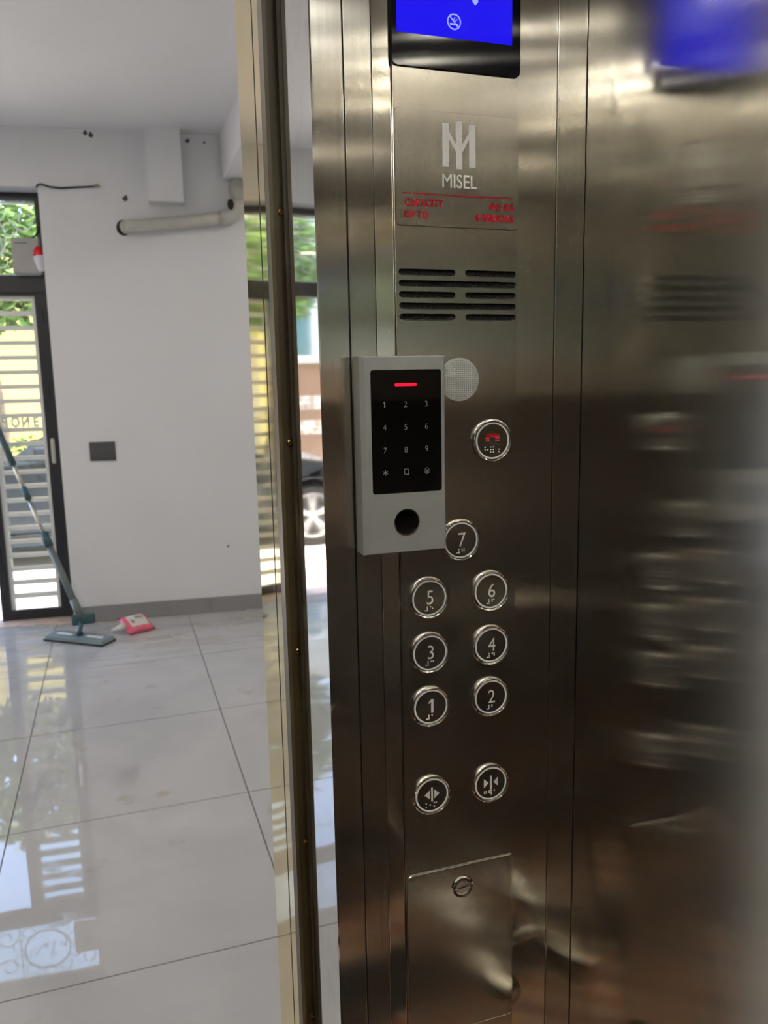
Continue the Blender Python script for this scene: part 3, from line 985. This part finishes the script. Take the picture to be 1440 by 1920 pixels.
def control_panel():
    p = empty('lift_console', ((PX0+PX1)/2, YP, zz(-0.9)))
    tag(p, 'tall brushed steel lift control panel with round floor buttons and blue display', 'control panel')
    # face plate with the speaker slots cut out
    slots = []
    zr = [0.1040, 0.0934, 0.0828, 0.0722, 0.0616]
    def slot(x0, x1, z, hgt=0.0056):
        r = hgt/2
        slots.append(rrect(x0, zz(z)-r, x1, zz(z)+r, r*0.999, 6))
    for k, z in enumerate(zr):
        if k % 2 == 0:
            slot(0.2697, 0.3292, z); slot(0.3398, 0.3958, z)
        else:
            slot(0.2697, 0.3958, z)
    plate('face_plate', [[(PX0, zz(-0.90)), (PX1, zz(-0.90)), (PX1, zz(0.50)), (PX0, zz(0.50))]] + slots, YP, 0.0024, 'steel_cop', p)
    for lp in slots:
        xa, xb = min(q[0] for q in lp), max(q[0] for q in lp); zl = min(q[1] for q in lp)
        bm = bmesh.new()
        bm.faces.new([bm.verts.new(v) for v in ((xa+0.002, YP-0.0006, zl-0.0007), (xb-0.002, YP-0.0006, zl-0.0007), (xb-0.002, YP+0.0004, zl+0.0001), (xa+0.002, YP+0.0004, zl+0.0001))])
        from_bm('slot_lip', bm, 'chrome', p)
    box('speaker_mesh', (0.268, YP+0.0021, zz(0.055)), (0.396, YP+0.0023, zz(0.110)), 'speaker', p)
    # display
    ds = plate('display', [rrect(0.2662, zz(0.2884), 0.3979, zz(0.495), 0.005)], YP-0.0022, 0.0022, 'black_glass', p)
    plate('screen', [rrect(0.2709, zz(0.3165), 0.3888, zz(0.44), 0.0008)], YP-0.0024, 0.0002, 'lcd', ds)
    # no-smoking mark and the tip of the down arrow
    cx, cz, r = 0.3282, zz(0.3308), 0.0071
    def ring(r0, n=32): return [(cx+r0*math.cos(2*PI*k/n), cz+r0*math.sin(2*PI*k/n)) for k in range(n)]
    plate('no_smoking_mark', [ring(r), ring(r-0.0012)], YP-0.0026, 0.0002, 'lcd_icon', ds)
    def bar(x0, z0, x1, z1, w): 
        dx, dz = x1-x0, z1-z0; l = math.hypot(dx, dz); nx, nz = -dz/l*w/2, dx/l*w/2
        return [(x0+nx, z0+nz), (x1+nx, z1+nz), (x1-nx, z1-nz), (x0-nx, z0-nz)]
    for b in ((cx-0.0045, cz+0.0048, cx+0.0045, cz-0.0048, 0.0011), (cx-0.0042, cz-0.0022, cx+0.0040, cz-0.0022, 0.0016), (cx+0.0008, cz+0.0004, cx+0.0034, cz+0.0024, 0.0008), (cx-0.0010, cz+0.0010, cx+0.0012, cz+0.0040, 0.0008)):
        plate('no_smoking_mark', [bar(*b)], YP-0.0026, 0.0002, 'lcd_icon', ds)
    ax = 0.3500
    plate('down_arrow', [[(ax, zz(0.3474)), (ax+0.0030, zz(0.3505)), (ax+0.0030, zz(0.40)), (ax-0.0030, zz(0.40)), (ax-0.0030, zz(0.3505))]], YP-0.0026, 0.0002, 'lcd_icon', ds)
    # capacity plate
    cp = plate('capacity_plate', [rrect(0.2676, zz(0.1468), 0.3970, zz(0.2514), 0.0042)], YP-0.0008, 0.0008, 'steel_cop', p)
    plate('plate_outline', [rrect(0.26725, zz(0.14645), 0.39735, zz(0.25175), 0.0045), rrect(0.2676, zz(0.1468), 0.3970, zz(0.2514), 0.0042)], YP-0.0002, 0.0002, 'dark_gap', cp)
    x0, zt = 0.2676, zz(0.2514); yq = YP-0.0010
    logo = [[(0.0486, 0.0098), (0.0552, 0.0098), (0.0552, 0.0170), (0.0626, 0.0282), (0.0626, 0.0072), (0.0692, 0.0072), (0.0692, 0.0282), (0.0764, 0.0170), (0.0764, 0.0098), (0.0830, 0.0098), (0.0830, 0.0487), (0.0764, 0.0487), (0.0764, 0.0232), (0.0692, 0.0352), (0.0692, 0.0507), (0.0626, 0.0507), (0.0626, 0.0352), (0.0552, 0.0232), (0.0552, 0.0487), (0.0486, 0.0487)]]
    plate('logo', [[(x0+x, zt-z) for x, z in lp] for lp in logo], yq, 0.0002, 'pale_print', cp)
    text('maker_name', 'MISEL', (x0+0.0658, yq, zt-0.0680), 0.0178, 'pale_print', cp, thick=0.0001, bold=0.0, sx=0.86, spacing=0.98)
    box('red_rule', (x0+0.0074, yq, zt-0.0757), (x0+0.123, YP-0.0007, zt-0.0747), 'red_print', cp)
    for s, x, z, al in (('CAPACITY', 0.0088, 0.0864, 'LEFT'), ('UP TO', 0.0088, 0.0976, 'LEFT'), ('450 KG', 0.1246, 0.0866, 'RIGHT'), ('6 PERSONS', 0.1246, 0.0976, 'RIGHT')):
        text('capacity_lettering', s, (x0+x, yq, zt-z), 0.0090, 'red_print', cp, thick=0.0001, bold=0.00030, align=al, sx=0.90, spacing=1.06)
    # emergency light lens
    lx, lz, lr = 0.3325, zz(0.0002), 0.0212
    le = lathe('lamp_lens', [(lr+0.0004, YP), (lr+0.0004, YP-0.0008), (lr-0.0008, YP-0.0010), (0, YP-0.0004)], lx, lz, 'lens', p)
    bm = bmesh.new()
    s = 0.0021
    for i in range(-10, 11):
        for j in range(-10, 11):
            x, z = i*s, j*s
            if math.hypot(x, z) > lr-0.0016: continue
            v = [bm.verts.new((lx+x+a*s/2, YP-0.0006, lz+z+b*s/2)) for a, b in ((-1, -1), (1, -1), (1, 1), (-1, 1))]
            t = bm.verts.new((lx+x, YP-0.0017, lz+z))
            for k in range(4): bm.faces.new((v[k], v[(k+1) % 4], t))
    from_bm('lens_pyramids', bm, 'lens', le)['kind'] = 'stuff'
    # push buttons
    def button(cx, cz, label):
        Rr = 0.0224
        b = lathe('push_button', [(Rr, YP), (Rr, YP-0.0030), (Rr-0.0006, YP-0.0042), (Rr-0.0016, YP-0.0046), (Rr-0.0026, YP-0.0040), (Rr-0.0030, YP-0.0022)], cx, cz, 'chrome', p)
        b['label'] = label
        lathe('gap_ring', [(Rr-0.0028, YP-0.0026), (Rr-0.0044, YP-0.0026)], cx, cz, 'dark_gap', b)
        lathe('halo_ring', [(Rr-0.0034, YP-0.0024), (Rr-0.0036, YP-0.0036), (Rr-0.0050, YP-0.0036), (Rr-0.0052, YP-0.0030)], cx, cz, 'halo', b)
        lathe('button_cap', [(Rr-0.0051, YP-0.0028), (Rr-0.0053, YP-0.0033), (0, YP-0.0033)], cx, cz, 'steel_cop', b, smooth=False)
        return b
    yb = YP-0.0034
    def dots(b, cx, cz, cells, s=0.0019, gap=0.0058):
        bm = bmesh.new()
        w = (len(cells)-1)*gap
        for q, cell in enumerate(cells):
            for r_, c_ in cell:
                x = cx - w/2 + q*gap + (c_-0.5)*s*1.15; z = cz - (r_-1)*s
                top = bm.verts.new((x, yb-0.0007, z))
                ringv = [bm.verts.new((x+0.00074*math.cos(a), yb+0.0001, z+0.00074*math.sin(a))) for a in [2*PI*k/8 for k in range(8)]]
                mid = [bm.verts.new((x+0.00056*math.cos(a), yb-0.0005, z+0.00056*math.sin(a))) for a in [2*PI*k/8 for k in range(8)]]
                for k in range(8):
                    bm.faces.new((ringv[k], ringv[(k+1) % 8], mid[(k+1) % 8], mid[k])); bm.faces.new((mid[k], mid[(k+1) % 8], top))
        from_bm('braille', bm, 'halo', b, True)
    NUM = ((0, 1), (1, 1), (2, 1), (2, 0))
    DG = {'1': ((0, 0),), '2': ((0, 0), (1, 0)), '3': ((0, 0), (0, 1)), '4': ((0, 0), (0, 1), (1, 1)), '5': ((0, 0), (1, 1)), '6': ((0, 0), (0, 1), (1, 0)), '7': ((0, 0), (0, 1), (1, 0), (1, 1))}
    pos = {'1': (0.2969, -0.3410), '2': (0.3671, -0.3405), '3': (0.2967, -0.2815), '4': (0.3674, -0.2820), '5': (0.2966, -0.2223), '6': (0.3670, -0.2221), '7': (0.3325, -0.1643)}
    for ch, (x, z) in pos.items():
        b = button(x, zz(z), 'round chrome-ringed button numbered %s' % ch)
        if ch == '1':
            plate('numeral', [one(x+0.0016, zz(z)-0.0066, 0.0150)], yb-0.0001, 0.0002, 'numeral', b)
        else:
            text('numeral', ch, (x+0.0008, yb, zz(z)-0.0066), 0.0212, 'numeral', b, thick=0.00008, bold=-0.00010, sx=0.88)
        dots(b, x-0.0006, zz(z)-0.0112, (NUM, DG[ch]))
    # emergency call
    x, z = 0.3685, zz(-0.0627)
    b = button(x, z, 'round call button with red telephone receiver')
    top = [(-0.0085, -0.0004), (-0.0085, 0.0006), (-0.0068, 0.0034), (-0.003, 0.0044), (0.0035, 0.0044), (0.0070, 0.0034), (0.0082, 0.0008), (0.0082, -0.0004), (0.0032, -0.0004), (0.0026, 0.0006), (-0.0028, 0.0006), (-0.0034, -0.0004)]
    plate('receiver', [[(x+a*0.95, z+0.0034+c) for a, c in top]], yb, 0.0002, 'red_fill', b)
    plate('receiver_earpiece', [rrect(x-0.0081, z+0.0000, x-0.0034, z+0.0024, 0.0006)], yb, 0.0002, 'red_fill', b)
    plate('receiver_earpiece', [rrect(x+0.0030, z+0.0000, x+0.0078, z+0.0024, 0.0006)], yb, 0.0002, 'red_fill', b)
    for zz0 in (0.0026, -0.0004):
        plate('receiver_edge', [[(x-0.0081, z+zz0), (x-0.0034, z+zz0), (x-0.0034, z+zz0+0.0004), (x-0.0081, z+zz0+0.0004)]], yb-0.0001, 0.0002, 'numeral', b)
        plate('receiver_edge', [[(x+0.0030, z+zz0), (x+0.0078, z+zz0), (x+0.0078, z+zz0+0.0004), (x+0.0030, z+zz0+0.0004)]], yb-0.0001, 0.0002, 'numeral', b)
    dots(b, x-0.0006, z-0.0090, (((0, 0), (1, 0), (1, 1)), ((0, 0), (0, 1), (1, 0), (1, 1), (2, 0), (2, 1)), ((1, 1), (2, 1))), s=0.0026, gap=0.0064)
    # door open / close
    for x, z, kind in ((0.2971, zz(-0.4418), 'open'), (0.3672, zz(-0.4412), 'close')):
        b = button(x, z, 'round chrome-ringed door %s button with two arrowheads' % kind)
        plate('arrow_bar', [rrect(x-0.0010, z-0.0072, x+0.0010, z+0.0092, 0.0008)], yb, 0.0002, 'numeral', b)
        for sg in (-1, 1):
            if kind == 'open':
                t = [(x+sg*0.0026, z+0.0060), (x+sg*0.0086, z+0.0012), (x+sg*0.0026, z-0.0040)]
            else:
                t = [(x+sg*0.0084, z+0.0064), (x+sg*0.0030, z+0.0012), (x+sg*0.0084, z-0.0040)]
            plate('arrowhead', [t if sg > 0 else t[::-1]], yb, 0.0002, 'numeral', b)
        if kind == 'open':
            dots(b, x-0.001, z-0.0108, (((0, 0), (2, 0)), ((1, 0),), ((0, 0), (2, 0), (0, 1))), s=0.0021, gap=0.0046)
        else:
            dots(b, x-0.0008, z-0.0105, (((0, 0), (0, 1), (1, 0), (1, 1)), ((0, 0), (0, 1), (1, 0), (1, 1), (2, 1)), ((0, 0),)), s=0.0019, gap=0.0060)
    # service flap with lock
    sv = plate('service_flap', [rrect(0.2682, zz(-0.7385), 0.3956, zz(-0.5330), 0.0042)], YP-0.0009, 0.0009, 'steel_cop', p)
    plate('flap_gap', [rrect(0.26745, zz(-0.73925), 0.39635, zz(-0.53225), 0.0048), rrect(0.2682, zz(-0.7385), 0.3956, zz(-0.5330), 0.0042)], YP-0.0002, 0.0002, 'dark_gap', sv)
    plate('flap_edge', [rrect(0.2680, zz(-0.73868), 0.3958, zz(-0.5328), 0.0044), rrect(0.2686, zz(-0.7381), 0.3952, zz(-0.5334), 0.0040)], YP-0.0011, 0.0004, 'chrome', sv)
    bm = bmesh.new()
    zt2 = zz(-0.5330)
    for (xa, za), (xb, zb) in zip([(0.2686, zt2-0.0034), (0.2700, zt2-0.0012), (0.2724, zt2)], [(0.2700, zt2-0.0012), (0.2724, zt2), (0.3936, zt2)]):
        q = [bm.verts.new(v) for v in ((xa, YP-0.0013, za-0.0010), (xb, YP-0.0013, zb-0.0010), (xb, YP-0.0002, zb+0.0004), (xa, YP-0.0002, za+0.0004))]
        bm.faces.new(q)
    from_bm('flap_lip', bm, 'chrome', sv)
    kx, kz = 0.3331, zz(-0.5597)
    lathe('key_lock', [(0.0128, YP-0.0008), (0.0128, YP-0.0018), (0.0120, YP-0.0028), (0.0110, YP-0.0026), (0.0106, YP-0.0012)], kx, kz, 'chrome', sv)
    lathe('lock_groove', [(0.0107, YP-0.0014), (0.0092, YP-0.0014)], kx, kz, 'dark_gap', sv)
    lathe('lock_barrel', [(0.0094, YP-0.0012), (0.0092, YP-0.0026), (0.0084, YP-0.0028), (0.0082, YP-0.0026), (0, YP-0.0026)], kx, kz, 'steel_cop', sv)
    plate('key_slot', [bar(kx-0.0056, kz-0.0004, kx+0.0056, kz+0.0006, 0.0022)], YP-0.0028, 0.0003, 'lock_dark', sv)
    plate('key_slot', [bar(kx-0.0054, kz-0.0018, kx+0.0056, kz-0.0004, 0.0007)], YP-0.0030, 0.0003, 'chrome', sv)
control_panel()

# ------------------------------------------------------------------ access keypad
def keypad():
    k = empty('access_keypad', (0.2637, 0.747, 1.30))
    tag(k, 'grey metal access keypad with black glass and fingerprint reader overlapping the control panel', 'keypad')
    x0, x1, z0, z1 = 0.2205, 0.3068, 1.3006, 1.4905
    yf, yb = 0.7228, 0.7470
    gx0, gx1, gz0, gz1 = 0.2302, 0.3018, 1.3597, 1.4776
    fx, fz, fr = 0.2644, 1.3309, 0.0129
    # body: front frame with openings, chamfered sides
    ch = 0.0042
    n = 40
    loops = [rrect(x0+ch, z0+0.0012, x1-ch*0.55, z1-0.0012, 0.0008, 2), rrect(gx0, gz0, gx1, gz1, 0.0028, 5),
             [(fx+fr*math.cos(2*PI*q/n), fz+fr*math.sin(2*PI*q/n)) for q in range(n)]]
    plate('front_frame', loops, yf, 0.004, 'zinc', k)
    bm = bmesh.new()
    A = [(x0+ch, z0+0.0012), (x1-ch*0.55, z0+0.0012), (x1-ch*0.55, z1-0.0012), (x0+ch, z1-0.0012)]
    B = [(x0, z0), (x1, z0), (x1, z1), (x0, z1)]
    ys = [(A, yf), (B, yf+0.0034), (B, yb)]
    rings = [[bm.verts.new((x, y, z)) for x, z in P_] for P_, y in ys]
    for r0, r1 in zip(rings, rings[1:]):
        for q in range(4): bm.faces.new((r0[q], r0[(q+1) % 4], r1[(q+1) % 4], r1[q]))
    bm.faces.new(rings[-1])
    from_bm('body', bm, 'zinc', k)
    box('wall_bracket', (x0+0.002, yb, z0+0.006), (0.2655, 0.7525, z1-0.006), 'dark_gap', k)
    gl = plate('touch_glass', [rrect(gx0+0.0002, gz0+0.0002, gx1-0.0002, gz1-0.0002, 0.0026, 5)], yf+0.0008, 0.002, 'key_glass', k)
    yg = yf+0.0007
    plate('status_light', [rrect(0.2545, 1.4622, 0.2770, 1.4648, 0.0012, 4)], yg, 0.0003, 'led', gl)
    cols = (0.2437, 0.2651, 0.2864); rows = (1.4451, 1.4235, 1.4018, 1.3803)
    for i, row in enumerate(('123', '456', '789')):
        for j, c in enumerate(row):
            if c == '1':
                plate('key_numeral', [one(cols[j]+0.0004, rows[i]-0.0028, 0.0056)], yg, 0.0001, 'key_glow', gl)
            else:
                text('key_numeral', c, (cols[j], yg, rows[i]-0.0028), 0.0080, 'key_glow', gl, thick=0.00005, bold=-0.00012)
    # star, menu square, bell
    for q in range(3):
        a = PI*q/3 + PI/2
        dx, dz = 0.0028*math.cos(a), 0.0028*math.sin(a)
        nx, nz = -dz*0.11, dx*0.11
        cx, cz = cols[0], rows[3]
        plate('key_star', [[(cx+dx+nx, cz+dz+nz), (cx-dx+nx, cz-dz+nz), (cx-dx-nx, cz-dz-nz), (cx+dx-nx, cz+dz-nz)]], yg, 0.0001, 'key_glow', gl)
    cx, cz = cols[1], rows[3]
    plate('key_square', [rrect(cx-0.0022, cz-0.0028, cx+0.0022, cz+0.0028, 0.0006), rrect(cx-0.0017, cz-0.0023, cx+0.0017, cz+0.0023, 0.0004)], yg, 0.0001, 'key_glow', gl)
    plate('key_square', [rrect(cx+0.0012, cz-0.0033, cx+0.0028, cz-0.0026, 0.0002)], yg, 0.0001, 'key_glow', gl)
    cx, cz = cols[2], rows[3]
    def bell(s): 
        return [(cx-0.0028*s, cz-0.0022*s), (cx-0.0023*s, cz-0.0012*s), (cx-0.0022*s, cz+0.0010*s)] + [(cx+0.0022*s*math.cos(a), cz+0.0010*s+0.0020*s*math.sin(a)) for a in [PI*(1-t/8) for t in range(1, 8)]] + [(cx+0.0022*s, cz+0.0010*s), (cx+0.0023*s, cz-0.0012*s), (cx+0.0028*s, cz-0.0022*s)]
    plate('key_bell', [bell(1.0), bell(0.84)], yg, 0.0001, 'key_glow', gl)
    plate('key_bell', [rrect(cx-0.0007, cz-0.0034, cx+0.0007, cz-0.0027, 0.0003)], yg, 0.0001, 'key_glow', gl)
    text('key_hash', '#', (cx, yg, cz-0.0014), 0.0040, 'key_glow', gl, thick=0.00005)
    lathe('sensor_ring', [(fr+0.0006, yf+0.0002), (fr+0.0005, yf-0.0004), (fr-0.0006, yf-0.0003), (fr-0.0008, yf+0.0012)], fx, fz, 'chrome', k)
    lathe('fingerprint_sensor', [(fr-0.0006, yf+0.0012), (fr-0.0016, yf+0.0012), (fr-0.0022, yf+0.0016), (0, yf+0.0018)], fx, fz, 'key_glass', k)
keypad()

# ================================================================== THE STREET
def street():
    bm = bmesh.new()
    add_box(bm, (-30, 4.6, -0.35), (30, 34, -0.125))
    struct(from_bm('ground', bm, 'concrete'))
    struct(wbox('pavement', -5.0, 5.0, 0.205, 1.6, -0.13, -0.03, 'concrete'))
    # yellow house across the road
    Y = 11.5
    h = empty('yellow_house', (0.8, Y+2, -0.12))
    tag(h, 'yellow rendered house across the street', 'building')
    box('wall', (-1.75, Y, -0.12), (5.5, Y+5, 3.3), 'yellow', h)
    box('pilaster', (-1.62, Y-0.06, -0.12), (-1.46, Y, 3.3), 'trimwall', h)
    box('pilaster', (3.0, Y-0.06, -0.12), (3.2, Y, 3.3), 'trimwall', h)
    box('cornice', (-1.85, Y-0.15, 3.3), (5.6, Y+5.1, 3.45), 'trimwall', h)
    w = box('window', (0.6, Y-0.03, 1.0), (1.9, Y+0.02, 2.4), 'trimwall', h)
    for x in (0.68, 1.28):
        box('pane', (x, Y-0.045, 1.08), (x+0.54, Y-0.03, 2.32), 'windowblue', w)
    # brown boundary wall with painted lettering
    b = empty('boundary_wall', (-4, Y+0.3, -0.12))
    tag(b, 'brown street wall with white painted number and telephone lettering', 'wall')
    box('wall', (-9.0, Y+0.12, -0.12), (-1.76, Y+0.36, 1.75), 'pinkwall', b)
    box('coping', (-9.05, Y+0.08, 1.75), (-1.76, Y+0.40, 1.83), 'trimwall', b)
    text('painted_lettering', '08 PHAN', (-2.62, Y+0.112, 1.08), 0.29, 'sign', b, thick=0.006, bold=0.004, align='LEFT', sx=0.62)
    text('painted_lettering', '6.904', (-2.60, Y+0.112, 0.72), 0.29, 'sign', b, thick=0.006, bold=0.004, align='LEFT', sx=0.66)
    g = empty('green_house', (-6, Y+4, -0.12))
    tag(g, 'pale house with a tall dark window behind the brown street wall', 'building')
    box('wall', (-9.0, Y+3.4, -0.12), (-1.9, Y+8, 4.4), 'trimwall', g)
    for x in (-6.6, -5.0, -3.3):
        f = box('window', (x, Y+3.34, 1.9), (x+1.1, Y+3.42, 3.5), 'white_paint', g)
        box('pane', (x+0.08, Y+3.32, 1.98), (x+0.52, Y+3.345, 3.42), 'windowblue', f)
        box('pane', (x+0.58, Y+3.32, 1.98), (x+1.02, Y+3.345, 3.42), 'windowblue', f)
    # low hedge-side kerb
    struct(box('kerb', (-12, Y-0.9, -0.13), (12, Y-0.6, 0.02), 'trimwall'))
street()

def foliage(bm, c, rx, ry, rz, n, size, rnd):
    for _ in range(n):
        while True:
            x, y, z = rnd.uniform(-1, 1), rnd.uniform(-1, 1), rnd.uniform(-1, 1)
            q = x*x+y*y+z*z
            if 0.25 < q < 1: break
        p = Vector((c[0]+x*rx, c[1]+y*ry, c[2]+z*rz))
        d = Vector((rnd.uniform(-1, 1), rnd.uniform(-1, 1), rnd.uniform(-0.7, 0.3))).normalized()
        s = d.cross(Vector((rnd.uniform(-1, 1), rnd.uniform(-1, 1), rnd.uniform(-1, 1)))).normalized()
        nn = d.cross(s)*0.15
        l = size*rnd.uniform(0.7, 1.4); w = l*0.42
        v = [bm.verts.new(p), bm.verts.new(p+d*l*0.5+s*w*0.5+nn*l), bm.verts.new(p+d*l), bm.verts.new(p+d*l*0.5-s*w*0.5+nn*l)]
        bm.faces.new((v[0], v[1], v[2])); bm.faces.new((v[0], v[2], v[3]))

def trees():
    rnd = random.Random(11)
    for (x, y, h, rx, rz, n, mt, label) in (
            (-1.2, 9.5, 2.9, 0.95, 0.85, 2600, 'leaf', 'leafy green street tree in front of the yellow house'),
            (-3.35, 9.9, 3.2, 1.0, 1.1, 2400, 'leaf_pale', 'pale green street tree in front of the brown wall'),
            (-6.4, 10.1, 3.3, 1.5, 1.2, 2200, 'leaf', 'broad street tree before the pale house'),
            (1.6, 10.0, 3.6, 1.4, 1.0, 1800, 'leaf_pale', 'thin pale tree before the window of the yellow house')):
        t = empty('street_tree', (x, y, -0.12))
        tag(t, label, 'tree')
        tube('trunk', [(x, y, -0.12), (x+0.05, y, 1.0), (x-0.03, y, h-0.3)], [0.10, 0.08, 0.05], 'bark', t, 10)
        for k in range(5):
            a = k*1.26
            tube('branch', [(x-0.02, y, h-0.9+0.12*k), (x+0.45*rx*math.cos(a), y+0.45*rx*math.sin(a), h-0.2+0.1*k)], [0.035, 0.015], 'bark', t, 6)
        bm = bmesh.new()
        foliage(bm, (x, y, h), rx, rx*0.7, rz, n, 0.15, rnd)
        bmm = D.meshes.new('crown'); bm.to_mesh(bmm); bm.free()
        link('crown', bmm, mt, t)
    # planting at the foot of the yellow wall
    for k, (x, w) in enumerate(((-0.95, 0.65), (0.75, 0.7), (-4.3, 0.8))):
        s = empty('hedge_shrub', (x, 11.1, -0.12))
        tag(s, ('low dark shrub at the foot of the yellow house', 'small shrub under the window of the yellow house', 'low shrub at the foot of the brown wall')[k], 'shrub')
        bm = bmesh.new()
        foliage(bm, (x, 11.1, 0.42), w, 0.25, 0.50, 900, 0.10, rnd)
        bmm = D.meshes.new('foliage'); bm.to_mesh(bmm); bm.free()
        link('foliage', bmm, 'leaf', s)
        tube('stem', [(x, 11.1, -0.12), (x, 11.1, 0.5)], [0.03, 0.02], 'bark', s, 8)
trees()

def parked_car():
    X0, YN, G = -1.42, 7.55, -0.125          # front axle, near side, road level
    c = empty('parked_car', (X0+1.3, YN+0.85, G))
    tag(c, 'dark grey hatchback parked along the street outside the doors', 'car')
    WB, Wd = 2.55, 1.68
    R = 0.31
    zax = G+R
    def arch(xc, n=12): return [(xc+0.37*math.cos(PI*k/n), zax+0.37*math.sin(PI*k/n)) for k in range(n+1)]
    x0 = X0-0.78; x1 = X0+WB+0.68
    low = [(x0, G+0.24), (x0-0.03, G+0.50), (x0+0.06, G+0.68), (x0+0.55, G+0.82), (X0+0.42, G+0.93), (X0+1.2, G+0.97), (x1-0.35, G+1.0), (x1-0.02, G+0.92), (x1, G+0.50), (x1-0.05, G+0.24)]
    low += [(X0+WB+0.40, G+0.20)] + [(x, z) for x, z in arch(X0+WB)] + [(X0+WB-0.40, G+0.20), (X0+0.40, G+0.20)] + arch(X0) + [(X0-0.40, G+0.22)]
    def loft(name, prof, y_offs, mat):
        bm = bmesh.new()
        cx = sum(p[0] for p in prof)/len(prof)
        rings = []
        for y, inset, sq in y_offs:
            rings.append([bm.verts.new((cx+(x-cx)*(1-inset), y, z*sq+(1-sq)*(G+0.6))) for x, z in prof])
        n = len(prof)
        for a, b in zip(rings, rings[1:]):
            for k in range(n): bm.faces.new((a[k], a[(k+1) % n], b[(k+1) % n], b[k]))
        bm.faces.new(rings[0]); bm.faces.new(rings[-1][::-1])
        bmesh.ops.triangulate(bm, faces=[f for f in bm.faces if len(f.verts) > 4])
        return from_bm(name, bm, mat, c)
    loft('body', low, ((YN+0.06, 0.015, 0.93), (YN, 0.0, 1.0), (YN+Wd, 0.0, 1.0), (YN+Wd-0.06, 0.015, 0.93)), 'paint_car')
    cab = [(X0+0.42, G+0.90), (X0+1.12, G+1.38), (X0+1.5, G+1.47), (X0+2.3, G+1.46), (X0+2.85, G+1.30), (x1-0.12, G+0.95)]
    def cabin(name, prof, i0, i1, mat):
        bm = bmesh.new()
        rings = []
        for side in (0, 1):
            ring_ = []
            for x, z in prof:
                t = max(0, min(1, (z-(G+0.9))/0.57)); ins = i0+(i1-i0)*t
                ring_.append(bm.verts.new((x, YN+ins if side == 0 else YN+Wd-ins, z)))
            rings.append(ring_)
        n = len(prof)
        for k in range(n): bm.faces.new((rings[0][k], rings[0][(k+1) % n], rings[1][(k+1) % n], rings[1][k]))
        bm.faces.new(rings[0][::-1]); bm.faces.new(rings[1])
        return from_bm(name, bm, mat, c)
    cabin('cabin', cab, 0.05, 0.24, 'paint_car')
    # glazing
    def pane(name, pts):
        bm = bmesh.new()
        vs = []
        for x, z in pts:
            t = max(0, min(1, (z-(G+0.9))/0.57)); vs.append(bm.verts.new((x, YN+0.05+0.19*t-0.008, z)))
        bm.faces.new(vs)
        return from_bm(name, bm, 'car_glass', c)
    pane('side_window', [(X0+0.66, G+0.98), (X0+1.18, G+1.33), (X0+1.48, G+1.40), (X0+1.50, G+0.99)])
    pane('side_window', [(X0+1.58, G+0.99), (X0+1.56, G+1.40), (X0+2.25, G+1.39), (X0+2.42, G+1.0)])
    pane('side_window', [(X0+2.52, G+1.02), (X0+2.36, G+1.37), (X0+2.72, G+1.28), (X0+2.86, G+1.05)])
    bm = bmesh.new()
    bm.faces.new([bm.verts.new(v) for v in ((X0+0.47, YN+0.16, G+0.945), (X0+1.07, YN+0.30, G+1.355), (X0+1.07, YN+Wd-0.30, G+1.355), (X0+0.47, YN+Wd-0.16, G+0.945))])
    bmesh.ops.translate(bm, vec=(-0.012, 0, 0.012), verts=bm.verts[:])
    from_bm('windscreen', bm, 'car_glass', c)
    box('sill_trim', (X0+0.45, YN-0.008, G+0.24), (X0+WB-0.45, YN+0.02, G+0.32), 'tyre', c)
    box('door_mirror', (X0+0.75, YN-0.13, G+0.98), (X0+0.86, YN+0.04, G+1.09), 'paint_car', c, 0.02)
    prism('headlamp', [(x0+0.02, G+0.56), (x0+0.09, G+0.69), (x0+0.48, G+0.79), (x0+0.40, G+0.66)], YN-0.006, YN+0.10, 'lamp_glass', c)
    for sx in (X0+1.53, X0+2.46):
        box('door_seam', (sx, YN-0.003, G+0.34), (sx+0.008, YN+0.01, G+0.95), 'tyre', c)
        box('door_handle', (sx-0.22, YN-0.022, G+0.82), (sx-0.06, YN+0.0, G+0.85), 'chrome', c, 0.006)
    # wheels
    for xc in (X0, X0+WB):
        for yy, sg in ((YN+0.02, 1), (YN+Wd-0.02, -1)):
            w = lathe('wheel', [(0.20, yy+sg*0.03), (0.22, yy+sg*0.0), (R-0.03, yy), (R, yy+sg*0.04), (R, yy+sg*0.17), (R-0.04, yy+sg*0.20)], xc, zax, 'tyre', c, 36)
            lathe('rim', [(0.222, yy+sg*0.0), (0.205, yy-sg*0.004), (0.195, yy+sg*0.03), (0.19, yy+sg*0.10)], xc, zax, 'alloy', w, 36)
            if sg > 0:
                lathe('brake_disc', [(0.19, yy+0.09), (0, yy+0.09)], xc, zax, 'lock_dark', w, 24)
                lathe('hub', [(0.045, yy+0.05), (0.045, yy+0.01), (0, yy+0.005)], xc, zax, 'alloy', w, 20)
                for k in range(5):
                    a = 2*PI*k/5+0.3
                    for da in (-0.16, 0.16):
                        bm = bmesh.new()
                        p0 = Vector((xc+0.03*math.cos(a), yy+0.02, zax+0.03*math.sin(a))); p1 = Vector((xc+0.205*math.cos(a+da), yy+0.012, zax+0.205*math.sin(a+da)))
                        add_tube(bm, [p0, p1], [0.016, 0.011], 6)
                        from_bm('spoke', bm, 'alloy', w)
        lathe('wheel_arch', [(0.375, YN-0.004), (0.36, YN-0.006), (0.36, YN+0.25), (0, YN+0.25)], xc, zax+0.005, 'tyre', c, 36)
parked_car()
bpy.context.view_layer.update()
